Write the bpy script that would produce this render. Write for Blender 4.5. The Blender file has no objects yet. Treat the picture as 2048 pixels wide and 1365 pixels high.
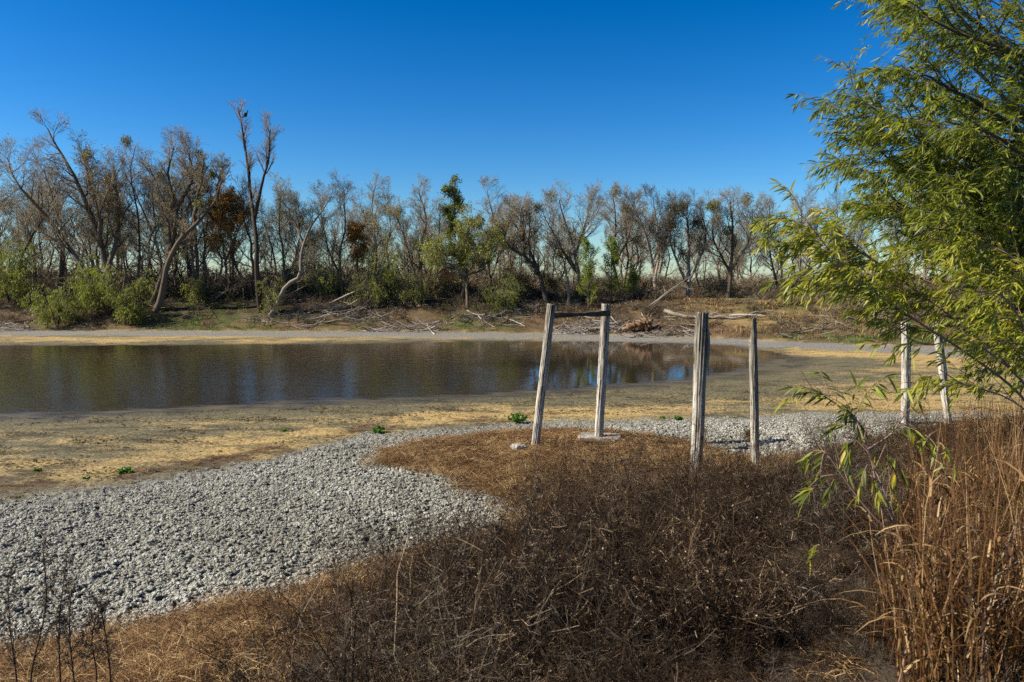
import bpy, math, random
import numpy as np
from mathutils import Vector, Matrix
SC = bpy.context.scene
COL = SC.collection
R = math.radians

# ------------------------------------------------------------------ camera
F = 1593.0                      # focal length in photograph pixels (28 mm)
CAM_H = 3.5
PITCH = math.atan(117.5 / F)
cam_data = bpy.data.cameras.new('camera')
cam_data.lens = 28.0
cam_data.sensor_width = 36.0
cam_data.clip_start = 0.05
cam_data.clip_end = 6000
cam_data.dof.use_dof = True
cam_data.dof.focus_distance = 17.0
cam_data.dof.aperture_fstop = 5.6
cam = bpy.data.objects.new('camera', cam_data)
COL.objects.link(cam)
cam.location = (0, 0, CAM_H)
cam.rotation_euler = (math.pi / 2 - PITCH, 0, 0)
SC.camera = cam

# ------------------------------------------------------------------ sky and sun
SUN_EL = R(36.0)
SUN_DIR = Vector((-0.988, -0.15, 0)).normalized()          # horizontal direction towards the sun
az = math.atan2(SUN_DIR.x, SUN_DIR.y)                       # from +Y towards +X
world = bpy.data.worlds.new('World')
SC.world = world
world.use_nodes = True
wn = world.node_tree.nodes
wl = world.node_tree.links
wn.clear()
sky = wn.new('ShaderNodeTexSky')
sky.sky_type = 'NISHITA'
sky.sun_disc = False
sky.sun_elevation = SUN_EL
sky.sun_rotation = az
sky.altitude = 200
sky.air_density = 1.0
sky.dust_density = 0.4
sky.ozone_density = 3.5
hs = wn.new('ShaderNodeHueSaturation')
hs.inputs['Saturation'].default_value = 1.20
hs.inputs['Value'].default_value = 1.0
bg = wn.new('ShaderNodeBackground')
bg.inputs['Strength'].default_value = 0.056
wo = wn.new('ShaderNodeOutputWorld')
tint = wn.new('ShaderNodeMix'); tint.data_type = 'RGBA'; tint.blend_type = 'MULTIPLY'      # polarised, deep blue look of the photograph
tint.inputs[0].default_value = 1.0; tint.inputs[7].default_value = (5.2, 5.75, 6.3, 1)
pre = wn.new('ShaderNodeMix'); pre.data_type = 'RGBA'; pre.blend_type = 'MULTIPLY'; pre.inputs[0].default_value = 1.0; pre.inputs[7].default_value = (0.2, 0.2, 0.2, 1)
gam = wn.new('ShaderNodeGamma'); gam.inputs['Gamma'].default_value = 1.42
wl.new(sky.outputs[0], pre.inputs[6]); wl.new(pre.outputs[2], gam.inputs['Color']); wl.new(gam.outputs[0], tint.inputs[6]); wl.new(tint.outputs[2], hs.inputs['Color'])
wl.new(hs.outputs[0], bg.inputs[0])
wl.new(bg.outputs[0], wo.inputs[0])
sun_data = bpy.data.lights.new('sun', 'SUN')
sun_data.energy = 5.0
sun_data.angle = R(0.53)
sun_data.color = (1.0, 0.93, 0.82)
sun = bpy.data.objects.new('sun', sun_data)
COL.objects.link(sun)
sdir = Vector((SUN_DIR.x * math.cos(SUN_EL), SUN_DIR.y * math.cos(SUN_EL), math.sin(SUN_EL)))
sun.rotation_euler = sdir.to_track_quat('Z', 'Y').to_euler()
sun.location = (-20, -5, 30)
SC.view_settings.view_transform = 'Standard'
SC.view_settings.look = 'None'
SC.view_settings.exposure = 0.92
SC.view_settings.gamma = 1.0
SC.view_settings.use_curve_mapping = False
SC.cycles.use_denoising = False
SC.cycles.max_bounces = 6
SC.cycles.transparent_max_bounces = 8

# ------------------------------------------------------------------ numpy noise
_prm = np.random.RandomState(7).permutation(256)
_prm = np.concatenate([_prm, _prm, _prm])
def perlin(x, y, seed=0):
    x = np.asarray(x, float) + seed * 17.37; y = np.asarray(y, float) + seed * 9.71
    xi = np.floor(x).astype(int); yi = np.floor(y).astype(int)
    xf = x - xi; yf = y - yi
    xi &= 255; yi &= 255
    u = xf * xf * xf * (xf * (xf * 6 - 15) + 10); v = yf * yf * yf * (yf * (yf * 6 - 15) + 10)
    def g(ix, iy, dx, dy):
        h = _prm[_prm[ix & 255] + (iy & 255)] * (2 * math.pi / 256)
        return np.cos(h) * dx + np.sin(h) * dy
    a = g(xi, yi, xf, yf); b = g(xi + 1, yi, xf - 1, yf)
    c = g(xi, yi + 1, xf, yf - 1); d = g(xi + 1, yi + 1, xf - 1, yf - 1)
    return (a + u * (b - a) + v * ((c + u * (d - c)) - (a + u * (b - a)))) * 1.4
def fbm(x, y, o=4, seed=0):
    s = 0; a = 1; t = 0
    for i in range(o):
        s = s + a * perlin(x * 2 ** i, y * 2 ** i, seed + i * 3); t += a; a *= 0.5
    return s / t * 1.5
def worley(x, y, seed=0):
    rs = np.random.RandomState(seed + 11)
    jx = rs.rand(256, 256); jy = rs.rand(256, 256); jh = rs.rand(256, 256)
    xi = np.floor(x).astype(int); yi = np.floor(y).astype(int)
    best = np.full(np.shape(x), 9.0); hh = np.zeros(np.shape(x))
    for dx in (-1, 0, 1):
        for dy in (-1, 0, 1):
            cx = xi + dx; cy = yi + dy
            a = jx[cx & 255, cy & 255]; b = jy[cx & 255, cy & 255]
            d = (cx + a - x) ** 2 + (cy + b - y) ** 2
            m = d < best
            hh = np.where(m, jh[cx & 255, cy & 255], hh)
            best = np.where(m, d, best)
    return np.sqrt(best), hh
def sstep(a, b, x):
    t = np.clip((x - a) / (b - a), 0, 1)
    return t * t * (3 - 2 * t)

# ------------------------------------------------------------------ photograph pixel -> place
cp, sp = math.cos(PITCH), math.sin(PITCH)
def ray(px, py):
    u = (px - 1024) / F; v = -(py - 682.5) / F
    d = np.array([u, cp + v * sp, -sp + v * cp])
    return d / d[1]                                        # per metre of depth
def G0(px, py, z=0.0):                                     # on a level at height z
    d = ray(px, py)
    t = (z - CAM_H) / d[2]
    return (d[0] * t, t)
def W(px, py, Y):                                          # at distance Y
    d = ray(px, py)
    return np.array([d[0] * Y, Y, CAM_H + d[2] * Y])

def poly_sd(x, y, poly):                                   # >0 outside
    x = np.asarray(x, float); y = np.asarray(y, float)
    best = np.full(x.shape, 1e9); inside = np.zeros(x.shape, bool)
    n = len(poly)
    for i in range(n):
        ax, ay = poly[i]; bx, by = poly[(i + 1) % n]
        ex, ey = bx - ax, by - ay
        t = np.clip(((x - ax) * ex + (y - ay) * ey) / (ex * ex + ey * ey + 1e-9), 0, 1)
        best = np.minimum(best, (x - ax - t * ex) ** 2 + (y - ay - t * ey) ** 2)
        c = (ay > y) != (by > y)
        with np.errstate(divide='ignore', invalid='ignore'):
            xx = ex * (y - ay) / (ey if ey != 0 else 1e-9) + ax
        inside ^= c & (x < xx)
    return np.sqrt(best) * np.where(inside, -1, 1)

WATER = [G0(*p) for p in [(-900, 862), (-300, 843), (0, 832), (150, 828), (350, 821), (600, 806), (850, 797), (960, 793), (1050, 786),
                          (1150, 783), (1250, 772), (1380, 762), (1500, 745), (1570, 727), (1578, 712), (1500, 700),
                          (1450, 692), (1350, 688), (1150, 684), (1000, 684), (700, 689), (400, 691), (0, 693), (-500, 697), (-900, 700)]]
PENIN = [G0(*p) for p in [(765, 935), (830, 908), (990, 889), (1150, 882), (1260, 889), (1370, 908), (1470, 940), (1600, 945), (1620, 1100), (1300, 1130),
                          (1065, 1048), (1040, 1020), (960, 1000), (900, 962), (840, 950)]]
TOE = np.array([G0(*p) for p in [(-1500, 1330), (0, 1340), (300, 1272), (600, 1205), (760, 1148), (1000, 1085), (1100, 1030), (1300, 985), (1500, 955), (1700, 905),
                                 (1900, 868), (2100, 850), (2500, 830)]])
def bank_b(x, y):
    return (np.interp(x, TOE[:, 0], TOE[:, 1]) - y) * 0.8
FT = np.array([(-200, 60.0), (-60, 57), (-36, 56), (-20, 55.5), (-5, 54.5), (5, 53.0), (10, 50.5), (15, 46.5), (20, 42), (26, 38), (40, 34), (80, 33)])
def far_e(x, y):                                           # distance beyond the foot of the far bank
    return y - np.interp(x, FT[:, 0], FT[:, 1])
LA = G0(1850, 1110, 1.2); LB = G0(1600, 1275, 1.4)          # ends of the little ledge beside the open patch
def terrain(x, y, detail=False):
    x = np.asarray(x, float); y = np.asarray(y, float)
    sd = poly_sd(x, y, WATER) if detail is not None else 1
    z = np.where(sd > 0, 0.012 * np.minimum(sd, 8) + 0.06 * sstep(1.0, 2.6, sd), np.maximum(sd * 0.25, -0.4))
    z = z + 0.012 * fbm(x * 0.9, y * 0.9, 4, 5) * sstep(12, 0, np.abs(sd)) + 0.015 * fbm(x * .25, y * .25, 2, 8)
    b = bank_b(x, y)
    zb = np.where(b > 0, 1.95 * np.tanh(0.115 * np.maximum(b, 0) * (0.6 + 0.4 * sstep(0, 2, b)) * 1.15), 0)
    zb = zb + 0.10 * fbm(x * .45, y * .45, 3, 21) * sstep(0.5, 3, b)
    lx, ly = LB[0] - LA[0], LB[1] - LA[1]; ll = math.hypot(lx, ly)
    al = ((x - LA[0]) * lx + (y - LA[1]) * ly) / ll; ac = ((x - LA[0]) * ly - (y - LA[1]) * lx) / ll + .05 * perlin(x * 3, y * 3, 9)
    zb = zb + .09 * (sstep(-.05, .06, ac) - .5) * np.exp(-(ac / .9) ** 2) * sstep(-.5, .2, al) * sstep(ll + .6, ll - .1, al)
    pen = poly_sd(x, y, PENIN)
    zp = 0.10 * sstep(0.3, -0.8, pen) * (1 - sstep(0, 1.5, b))
    e = far_e(x, y)
    crest = np.interp(x, [-60, 0, 10, 25, 60], [4.6, 5.0, 7, 14, 20])
    ze = 2.2 * sstep(-0.2, 1.0, e / crest) * (e > -2)
    ze = ze + 0.22 * fbm(x * .22, y * .22, 3, 31) * sstep(0.5, 3, e) + 0.8 * fbm(x * .012, y * .012, 2, 40) * sstep(15, 80, e)
    return z + zb + zp + ze
def tz(x, y):
    return float(terrain(np.array([x]), np.array([y]))[0])
_ts = np.concatenate([np.arange(1.5, 25, 0.05), np.arange(25, 120, 0.25)])
def G(px, py, lift=0.0):                                   # where the pixel's line meets the ground
    d = ray(px, py)
    xs = d[0] * _ts; zs = CAM_H + d[2] * _ts
    h = terrain(xs, _ts) + lift
    k = np.argmax(zs < h)
    if zs[k] >= h[k]: k = len(_ts) - 1
    return (xs[k], _ts[k])

# ------------------------------------------------------------------ object helpers
def link(o, parent=None):
    COL.objects.link(o)
    if parent is not None: o.parent = parent
    return o
def tag(o, label=None, cat=None, group=None, kind=None):
    if label: o['label'] = label
    if cat: o['category'] = cat
    if group: o['group'] = group
    if kind: o['kind'] = kind
    return o
def empty(name, loc=(0, 0, 0), rz=0.0):
    o = bpy.data.objects.new(name, None)
    o.location = loc; o.rotation_euler = (0, 0, rz)
    o.empty_display_size = 0.2
    return link(o)
class MB:
    """collects vertices, quads and triangles and one value per vertex, becomes ONE mesh"""
    def __init__(s):
        s.v = []; s.q = []; s.t = []; s.a = []; s.n = 0; s.mq = []; s.mt = []
    def add(s, v, q=None, t=None, a=0.5, mi=0):
        v = np.asarray(v, float).reshape(-1, 3)
        s.v.append(v)
        s.a.append(np.broadcast_to(np.asarray(a, float).reshape(-1), (len(v),)) if np.size(a) in (1, len(v)) else np.full(len(v), .5))
        if q is not None and len(q):
            s.q.append(np.asarray(q).reshape(-1, 4) + s.n); s.mq.append(np.full(len(s.q[-1]), mi))
        if t is not None and len(t):
            s.t.append(np.asarray(t).reshape(-1, 3) + s.n); s.mt.append(np.full(len(s.t[-1]), mi))
        s.n += len(v)
    def mesh(s, name, mats, smooth=True):
        me = bpy.data.meshes.new(name)
        if s.n == 0: return me
        v = np.concatenate(s.v); a = np.concatenate(s.a)
        q = np.concatenate(s.q) if s.q else np.zeros((0, 4), int)
        t = np.concatenate(s.t) if s.t else np.zeros((0, 3), int)
        mi = np.concatenate(s.mq + s.mt) if (s.mq or s.mt) else np.zeros(0, int)
        me.vertices.add(len(v)); me.vertices.foreach_set('co', v.astype(np.float32).ravel())
        me.loops.add(len(q) * 4 + len(t) * 3)
        me.loops.foreach_set('vertex_index', np.concatenate([q.ravel(), t.ravel()]).astype(np.int32))
        me.polygons.add(len(q) + len(t))
        me.polygons.foreach_set('loop_start', np.concatenate([np.arange(len(q)) * 4, len(q) * 4 + np.arange(len(t)) * 3]).astype(np.int32))
        me.polygons.foreach_set('material_index', mi.astype(np.int32))
        me.polygons.foreach_set('use_smooth', np.full(len(q) + len(t), smooth))
        at = me.attributes.new('var', 'FLOAT', 'POINT')
        at.data.foreach_set('value', a.astype(np.float32))
        for m in (mats if isinstance(mats, (list, tuple)) else [mats]): me.materials.append(m)
        me.update(); me.validate()
        return me
    def build(s, name, mats, parent=None, smooth=True, loc=None):
        o = bpy.data.objects.new(name, s.mesh(name, mats, smooth))
        if loc is not None: o.location = loc
        return link(o, parent)

def norm(a):
    return a / (np.linalg.norm(a, axis=-1, keepdims=True) + 1e-9)
def tubes(mb, P, Rr, k=3, a=0.5, mi=0, off=None):
    """P (B,n,3), Rr (B,n): B tubes of n rings with k sides"""
    P = np.asarray(P, float); Rr = np.asarray(Rr, float)
    B, n, _ = P.shape
    T = np.gradient(P, axis=1) if n > 2 else np.repeat((P[:, 1:2] - P[:, 0:1]), 2, axis=1)
    T = norm(T)
    ref = np.where(np.abs(T[:, :1, 2:3]) > 0.8, np.array([1.0, 0, 0]), np.array([0, 0, 1.0]))
    ref = np.repeat(ref, n, axis=1)
    U = norm(np.cross(T, ref)); V = np.cross(T, U)
    th = np.arange(k) * 2 * math.pi / k
    ring = P[:, :, None, :] + Rr[:, :, None, None] * (np.cos(th)[None, None, :, None] * U[:, :, None, :] + np.sin(th)[None, None, :, None] * V[:, :, None, :])
    idx = np.arange(B * n * k).reshape(B, n, k)
    i0 = idx[:, :-1, :]; i1 = idx[:, 1:, :]
    q = np.stack([i0, np.roll(i0, -1, 2), np.roll(i1, -1, 2), i1], -1).reshape(-1, 4)
    if np.ndim(a) == 1 and len(a) == B: a = np.repeat(a, n * k)
    mb.add(ring.reshape(-1, 3), q=q, a=a, mi=mi)
def resample(pts, n):
    pts = np.asarray(pts, float)
    # Catmull-Rom through the points, then even spacing
    P = np.vstack([2 * pts[0] - pts[1], pts, 2 * pts[-1] - pts[-2]])
    out = []
    for i in range(1, len(P) - 2):
        for t in np.linspace(0, 1, 8, endpoint=False):
            a, b, c, d = P[i - 1], P[i], P[i + 1], P[i + 2]
            out.append(0.5 * ((2 * b) + (-a + c) * t + (2 * a - 5 * b + 4 * c - d) * t * t + (-a + 3 * b - 3 * c + d) * t ** 3))
    out.append(pts[-1]); out = np.array(out)
    s = np.concatenate([[0], np.cumsum(np.linalg.norm(np.diff(out, axis=0), axis=1))])
    u = np.linspace(0, s[-1], n)
    return np.stack([np.interp(u, s, out[:, j]) for j in range(out.shape[1])], 1)
def rdir(rs, T, ang, azim=None):
    """directions leaving T (…,3) at angle ang, random azimuth"""
    rv = rs.normal(size=T.shape)
    side = norm(rv - (rv * T).sum(-1, keepdims=True) * T)
    return norm(T * np.cos(ang)[..., None] + side * np.sin(ang)[..., None])
def grow(rs, P, Rr, m, t0, t1, ang, L, n, wob=0.15, up=0.05, rr=0.55, rtip=0.006, Lfall=0.5, bias=None):
    """children of every branch: m each. L is an absolute length (or per parent array). returns P2,R2"""
    B, N, _ = P.shape
    t = t0 + (t1 - t0) * ((np.arange(m)[None] + rs.rand(B, m)) / m)
    f = np.clip(t * (N - 1), 0, N - 1.001); i = f.astype(int); w = (f - i)[..., None]
    bi = np.arange(B)[:, None]
    pos = P[bi, i] * (1 - w) + P[bi, i + 1] * w
    T = norm(P[bi, i + 1] - P[bi, i])
    r = Rr[bi, i] * (1 - w[..., 0]) + Rr[bi, i + 1] * w[..., 0]
    an = np.radians(rs.uniform(ang[0], ang[1], (B, m)))
    d = rdir(rs, T, an)
    if bias is not None: d = norm(d + np.asarray(bias))
    Ln = np.broadcast_to(np.asarray(L, float).reshape(-1, 1) if np.ndim(L) else np.full((B, 1), L), (B, m)) * (1 - Lfall * (t - t0) / max(t1 - t0, 1e-6)) * rs.uniform(0.6, 1.15, (B, m))
    d = d.reshape(-1, 3); pos = pos.reshape(-1, 3); Ln = Ln.reshape(-1); r = r.reshape(-1)
    P2 = np.zeros((B * m, n, 3)); P2[:, 0] = pos
    for j in range(1, n):
        d = norm(d + rs.normal(size=d.shape) * wob + np.array([0, 0, up]))
        P2[:, j] = P2[:, j - 1] + d * (Ln / (n - 1))[:, None]
    r0 = np.maximum(r * rr, rtip)
    R2 = r0[:, None] * (1 - np.linspace(0, 1, n)[None]) + rtip * np.linspace(0, 1, n)[None]
    return P2, R2
def leaves(mb, rs, pos, d, ln, wd, a, droop=0.3, seg=1, mi=0):
    """lance-shaped leaves: pos (M,3), direction d (M,3)"""
    M = len(pos)
    ln = np.broadcast_to(ln, (M,))[:, None]; wd = np.broadcast_to(wd, (M,))[:, None]
    rv = rs.normal(size=(M, 3)); s = norm(np.cross(d, rv)); nn = np.cross(s, d)
    down = np.array([0, 0, -1.0])
    if seg == 1:
        v = np.stack([pos, pos + d * ln * .45 + s * wd / 2, pos + d * ln + down * droop * ln * .5, pos + d * ln * .45 - s * wd / 2], 1)
        q = np.arange(M * 4).reshape(M, 4)
        mb.add(v.reshape(-1, 3), q=q, a=np.repeat(a, 4), mi=mi)
    else:
        p1 = pos + d * ln * .28 + down * droop * ln * .05
        p2 = pos + d * ln * .66 + down * droop * ln * .22
        p3 = pos + d * ln * 0.97 + down * droop * ln * .5
        v = np.stack([pos, p1 + s * wd / 2, p1 - s * wd / 2, p2 + s * wd * .42, p2 - s * wd * .42, p3], 1)
        b = np.arange(M)[:, None] * 6
        q = (b + np.array([[1, 3, 4, 2]])).reshape(-1, 4)
        t = np.concatenate([b + np.array([[0, 1, 2]]), b + np.array([[3, 5, 4]])]).reshape(-1, 3)
        mb.add(v.reshape(-1, 3), q=q, t=t, a=np.repeat(a, 6), mi=mi)
def blades(mb, rs, pos, h, bend, wd, a, nseg=4, lean=None, mi=0):
    """grass blades as bent ribbons rising from pos"""
    M = len(pos)
    azm = rs.uniform(0, 2 * math.pi, M)
    hd = np.stack([np.cos(azm), np.sin(azm), np.zeros(M)], 1)
    if lean is not None: hd = norm(hd + np.asarray(lean))
    s = norm(np.cross(hd, np.array([0, 0, 1.0])) + rs.normal(size=(M, 3)) * .3)
    h = np.broadcast_to(h, (M,)); bend = np.broadcast_to(bend, (M,)); wd = np.broadcast_to(wd, (M,))
    d = norm(np.array([0, 0, 1.0]) + hd * 0.15 * rs.rand(M, 1) * (1 + bend[:, None]))
    p = np.array(pos, float); rows = []
    for j in range(nseg + 1):
        t = j / nseg
        w = wd * (1 - t ** 2 * .9) * 0.5
        rows.append(np.stack([p - s * w[:, None], p + s * w[:, None]], 1))
        d = norm(d + (hd * bend[:, None] + np.array([0, 0, -1.0]) * bend[:, None] * t) / nseg * 1.6 + rs.normal(size=(M, 3)) * .06)
        p = p + d * (h / nseg)[:, None]
    v = np.stack(rows, 1)                                    # M, nseg+1, 2, 3
    b = np.arange(M)[:, None, None] * (nseg + 1) * 2 + (np.arange(nseg) * 2)[None, :, None]
    q = (b + np.array([0, 1, 3, 2])[None, None]).reshape(-1, 4)
    mb.add(v.reshape(-1, 3), q=q, a=np.repeat(a, (nseg + 1) * 2), mi=mi)

def instances(name, protos, pts, rot, scl, idx):
    """uncountable stuff: one object that repeats loose pieces over a cloud of points"""
    c = bpy.data.collections.new(name + '_pieces')
    for i, me in enumerate(protos):
        c.objects.link(bpy.data.objects.new('%s_piece_%02d' % (name, i), me))
    me = bpy.data.meshes.new(name)
    n = len(pts)
    me.vertices.add(n); me.vertices.foreach_set('co', np.asarray(pts, np.float32).ravel())
    a = me.attributes.new('rot', 'FLOAT_VECTOR', 'POINT'); a.data.foreach_set('vector', np.asarray(rot, np.float32).ravel())
    a = me.attributes.new('scl', 'FLOAT_VECTOR', 'POINT')
    scl = np.asarray(scl, np.float32)
    if scl.ndim == 1: scl = np.repeat(scl[:, None], 3, 1)
    a.data.foreach_set('vector', scl.ravel())
    a = me.attributes.new('idx', 'INT', 'POINT'); a.data.foreach_set('value', np.asarray(idx, np.int32))
    me.update()
    o = link(bpy.data.objects.new(name, me))
    ng = bpy.data.node_groups.new(name + '_nodes', 'GeometryNodeTree')
    ng.interface.new_socket('Geometry', in_out='INPUT', socket_type='NodeSocketGeometry')
    ng.interface.new_socket('Geometry', in_out='OUTPUT', socket_type='NodeSocketGeometry')
    N = ng.nodes; Lk = ng.links
    gi = N.new('NodeGroupInput'); go = N.new('NodeGroupOutput')
    ci = N.new('GeometryNodeCollectionInfo'); ci.inputs['Collection'].default_value = c
    ci.inputs['Separate Children'].default_value = True; ci.inputs['Reset Children'].default_value = True
    iop = N.new('GeometryNodeInstanceOnPoints'); iop.inputs['Pick Instance'].default_value = True
    def na(nm, ty):
        x = N.new('GeometryNodeInputNamedAttribute'); x.data_type = ty; x.inputs['Name'].default_value = nm
        return x.outputs['Attribute']
    Lk.new(gi.outputs[0], iop.inputs['Points']); Lk.new(ci.outputs[0], iop.inputs['Instance'])
    Lk.new(na('idx', 'INT'), iop.inputs['Instance Index'])
    e2r = N.new('FunctionNodeEulerToRotation')
    Lk.new(na('rot', 'FLOAT_VECTOR'), e2r.inputs[0]); Lk.new(e2r.outputs[0], iop.inputs['Rotation'])
    Lk.new(na('scl', 'FLOAT_VECTOR'), iop.inputs['Scale'])
    Lk.new(iop.outputs[0], go.inputs[0])
    md = o.modifiers.new('pieces', 'NODES'); md.node_group = ng
    return o

# ------------------------------------------------------------------ materials
def newmat(name):
    m = bpy.data.materials.new(name); m.use_nodes = True
    nt = m.node_tree; nt.nodes.clear()
    out = nt.nodes.new('ShaderNodeOutputMaterial')
    return m, nt, out
def nd(nt, t, **kw):
    n = nt.nodes.new(t)
    for k, v in kw.items():
        if k in n.inputs: n.inputs[k].default_value = v
        else: setattr(n, k, v)
    return n
def ramp(nt, fac, stops, interp='LINEAR'):
    r = nt.nodes.new('ShaderNodeValToRGB'); r.color_ramp.interpolation = interp
    el = r.color_ramp.elements
    while len(el) < len(stops): el.new(0.5)
    for e, (p, c) in zip(el, stops):
        e.position = p; e.color = (*c, 1) if len(c) == 3 else c
    nt.links.new(fac, r.inputs[0])
    return r.outputs[0]
def mix(nt, f, a, b, mode='MIX'):
    m = nt.nodes.new('ShaderNodeMix'); m.data_type = 'RGBA'; m.blend_type = mode
    for s, v in ((0, f), (6, a), (7, b)):
        if isinstance(v, (int, float)): m.inputs[s].default_value = v
        elif isinstance(v, tuple): m.inputs[s].default_value = (*v, 1)
        else: nt.links.new(v, m.inputs[s])
    return m.outputs[2]
def mth(nt, op, a, b=None, clamp=False):
    m = nt.nodes.new('ShaderNodeMath'); m.operation = op; m.use_clamp = clamp
    for i, v in ((0, a), (1, b)):
        if v is None: continue
        if isinstance(v, (int, float)): m.inputs[i].default_value = v
        else: nt.links.new(v, m.inputs[i])
    return m.outputs[0]
def noise(nt, scale, detail=4, rough=0.55, vec=None, dist=0.0):
    n = nt.nodes.new('ShaderNodeTexNoise'); n.inputs['Scale'].default_value = scale
    n.inputs['Detail'].default_value = detail; n.inputs['Roughness'].default_value = rough
    n.inputs['Distortion'].default_value = dist
    if vec is not None: nt.links.new(vec, n.inputs['Vector'])
    return n.outputs[0]
def coords(nt, scale=(1, 1, 1), obj=True, rot=(0, 0, 0)):
    tc = nt.nodes.new('ShaderNodeTexCoord'); mp = nt.nodes.new('ShaderNodeMapping')
    mp.inputs['Scale'].default_value = scale; mp.inputs['Rotation'].default_value = rot
    nt.links.new(tc.outputs['Object'], mp.inputs[0])
    return mp.outputs[0]
def attr(nt, name):
    a = nt.nodes.new('ShaderNodeAttribute'); a.attribute_name = name
    return a.outputs['Fac']
def bump(nt, h, strength, dist, normal=None):
    b = nt.nodes.new('ShaderNodeBump'); b.inputs['Strength'].default_value = strength; b.inputs['Distance'].default_value = dist
    nt.links.new(h, b.inputs['Height'])
    if normal is not None: nt.links.new(normal, b.inputs['Normal'])
    return b.outputs[0]
def principled(nt, out, col, rough=0.9, normal=None, spec=0.2):
    p = nt.nodes.new('ShaderNodeBsdfPrincipled')
    if isinstance(col, tuple): p.inputs['Base Color'].default_value = (*col, 1)
    else: nt.links.new(col, p.inputs['Base Color'])
    if isinstance(rough, (int, float)): p.inputs['Roughness'].default_value = rough
    else: nt.links.new(rough, p.inputs['Roughness'])
    p.inputs['Specular IOR Level'].default_value = spec
    if normal is not None: nt.links.new(normal, p.inputs['Normal'])
    nt.links.new(p.outputs[0], out.inputs[0])
    return p
def var_mat(name, stops, rough=0.9, spec=0.15, nscale=0.0, inst=0.0):
    """colour picked by the per-piece value 'var', broken up by a little noise"""
    m, nt, out = newmat(name)
    f = attr(nt, 'var')
    if inst:
        oi = nt.nodes.new('ShaderNodeObjectInfo')
        f = mth(nt, 'ADD', f, mth(nt, 'MULTIPLY', mth(nt, 'SUBTRACT', oi.outputs['Random'], 0.5), inst), True)
    if nscale:
        f = mth(nt, 'ADD', f, mth(nt, 'MULTIPLY', mth(nt, 'SUBTRACT', noise(nt, nscale, 3), 0.5), 0.7), True)
    principled(nt, out, ramp(nt, f, stops), rough, None, spec)
    return m
def leaf_mat(name, stops, trans=0.4, inst=0.0):
    m, nt, out = newmat(name)
    f = attr(nt, 'var')
    col = ramp(nt, f, stops)
    p = principled(nt, out, col, 0.5, None, 0.35)
    tr = nt.nodes.new('ShaderNodeBsdfTranslucent')
    c2 = mix(nt, 1.0, col, (1.25, 1.3, 0.5), 'MULTIPLY'); nt.links.new(c2, tr.inputs[0])
    mx = nt.nodes.new('ShaderNodeMixShader'); mx.inputs[0].default_value = trans
    nt.links.new(p.outputs[0], mx.inputs[1]); nt.links.new(tr.outputs[0], mx.inputs[2])
    nt.links.new(mx.outputs[0], out.inputs[0])
    return m

M = {}
M['bark'] = var_mat('bark_greybrown', [(0, (0.045, 0.033, 0.02)), (0.5, (0.11, 0.083, 0.055)), (1, (0.24, 0.195, 0.14))], nscale=1.5)
M['bark_pale'] = var_mat('bark_pale', [(0, (0.09, 0.07, 0.05)), (0.5, (0.20, 0.16, 0.12)), (1, (0.34, 0.29, 0.225))], nscale=1.5)
M['bark_dark'] = var_mat('bark_dark', [(0, (0.028, 0.02, 0.014)), (0.5, (0.07, 0.05, 0.034)), (1, (0.14, 0.10, 0.07))], nscale=1.5)
M['twig'] = var_mat('twig_brown', [(0, (0.085, 0.063, 0.035)), (0.5, (0.235, 0.185, 0.115)), (1, (0.46, 0.38, 0.25))])
M['driftwood'] = var_mat('driftwood', [(0, (0.07, 0.052, 0.038)), (0.5, (0.21, 0.175, 0.135)), (1, (0.40, 0.355, 0.29))], nscale=2.0)
M['leaf_willow'] = leaf_mat('leaf_willow', [(0, (0.07, 0.095, 0.010)), (0.45, (0.165, 0.195, 0.020)), (0.8, (0.31, 0.315, 0.03)), (0.93, (0.38, 0.33, 0.03)), (1, (0.50, 0.34, 0.03))])
M['leaf_pale'] = leaf_mat('leaf_pale_willow', [(0, (0.09, 0.11, 0.02)), (0.5, (0.19, 0.215, 0.04)), (1, (0.34, 0.34, 0.06))], 0.5)
M['leaf_green'] = leaf_mat('leaf_green', [(0, (0.05, 0.075, 0.010)), (0.6, (0.12, 0.14, 0.018)), (1, (0.22, 0.22, 0.028))])
M['leaf_yellowgreen'] = leaf_mat('leaf_yellowgreen', [(0, (0.10, 0.13, 0.015)), (0.6, (0.22, 0.25, 0.03)), (1, (0.38, 0.34, 0.04))])
M['leaf_olive'] = leaf_mat('leaf_olive', [(0, (0.06, 0.07, 0.015)), (0.6, (0.15, 0.155, 0.03)), (1, (0.27, 0.23, 0.05))])
M['leaf_orange'] = leaf_mat('leaf_orange', [(0, (0.12, 0.06, 0.014)), (0.6, (0.32, 0.15, 0.025)), (1, (0.45, 0.24, 0.035))])
M['leaf_brown'] = leaf_mat('leaf_brown', [(0, (0.07, 0.045, 0.015)), (0.6, (0.19, 0.125, 0.04)), (1, (0.30, 0.21, 0.07))], 0.25)
M['leaf_poplar'] = leaf_mat('leaf_poplar', [(0, (0.08, 0.12, 0.012)), (0.6, (0.18, 0.22, 0.018)), (1, (0.34, 0.33, 0.03))])
M['thicket'] = var_mat('thicket_twigs', [(0, (0.06, 0.042, 0.022)), (0.5, (0.16, 0.118, 0.066)), (1, (0.34, 0.26, 0.16))], inst=0.4)
M['straw'] = var_mat('dry_straw', [(0, (0.045, 0.02, 0.009)), (0.4, (0.125, 0.058, 0.022)), (0.75, (0.27, 0.155, 0.06)), (1, (0.55, 0.39, 0.18))], inst=0.6)
M['brush'] = var_mat('dry_brush', [(0, (0.010, 0.006, 0.003)), (0.5, (0.031, 0.018, 0.009)), (0.85, (0.092, 0.056, 0.029)), (1, (0.34, 0.25, 0.15))], inst=0.5)
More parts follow.
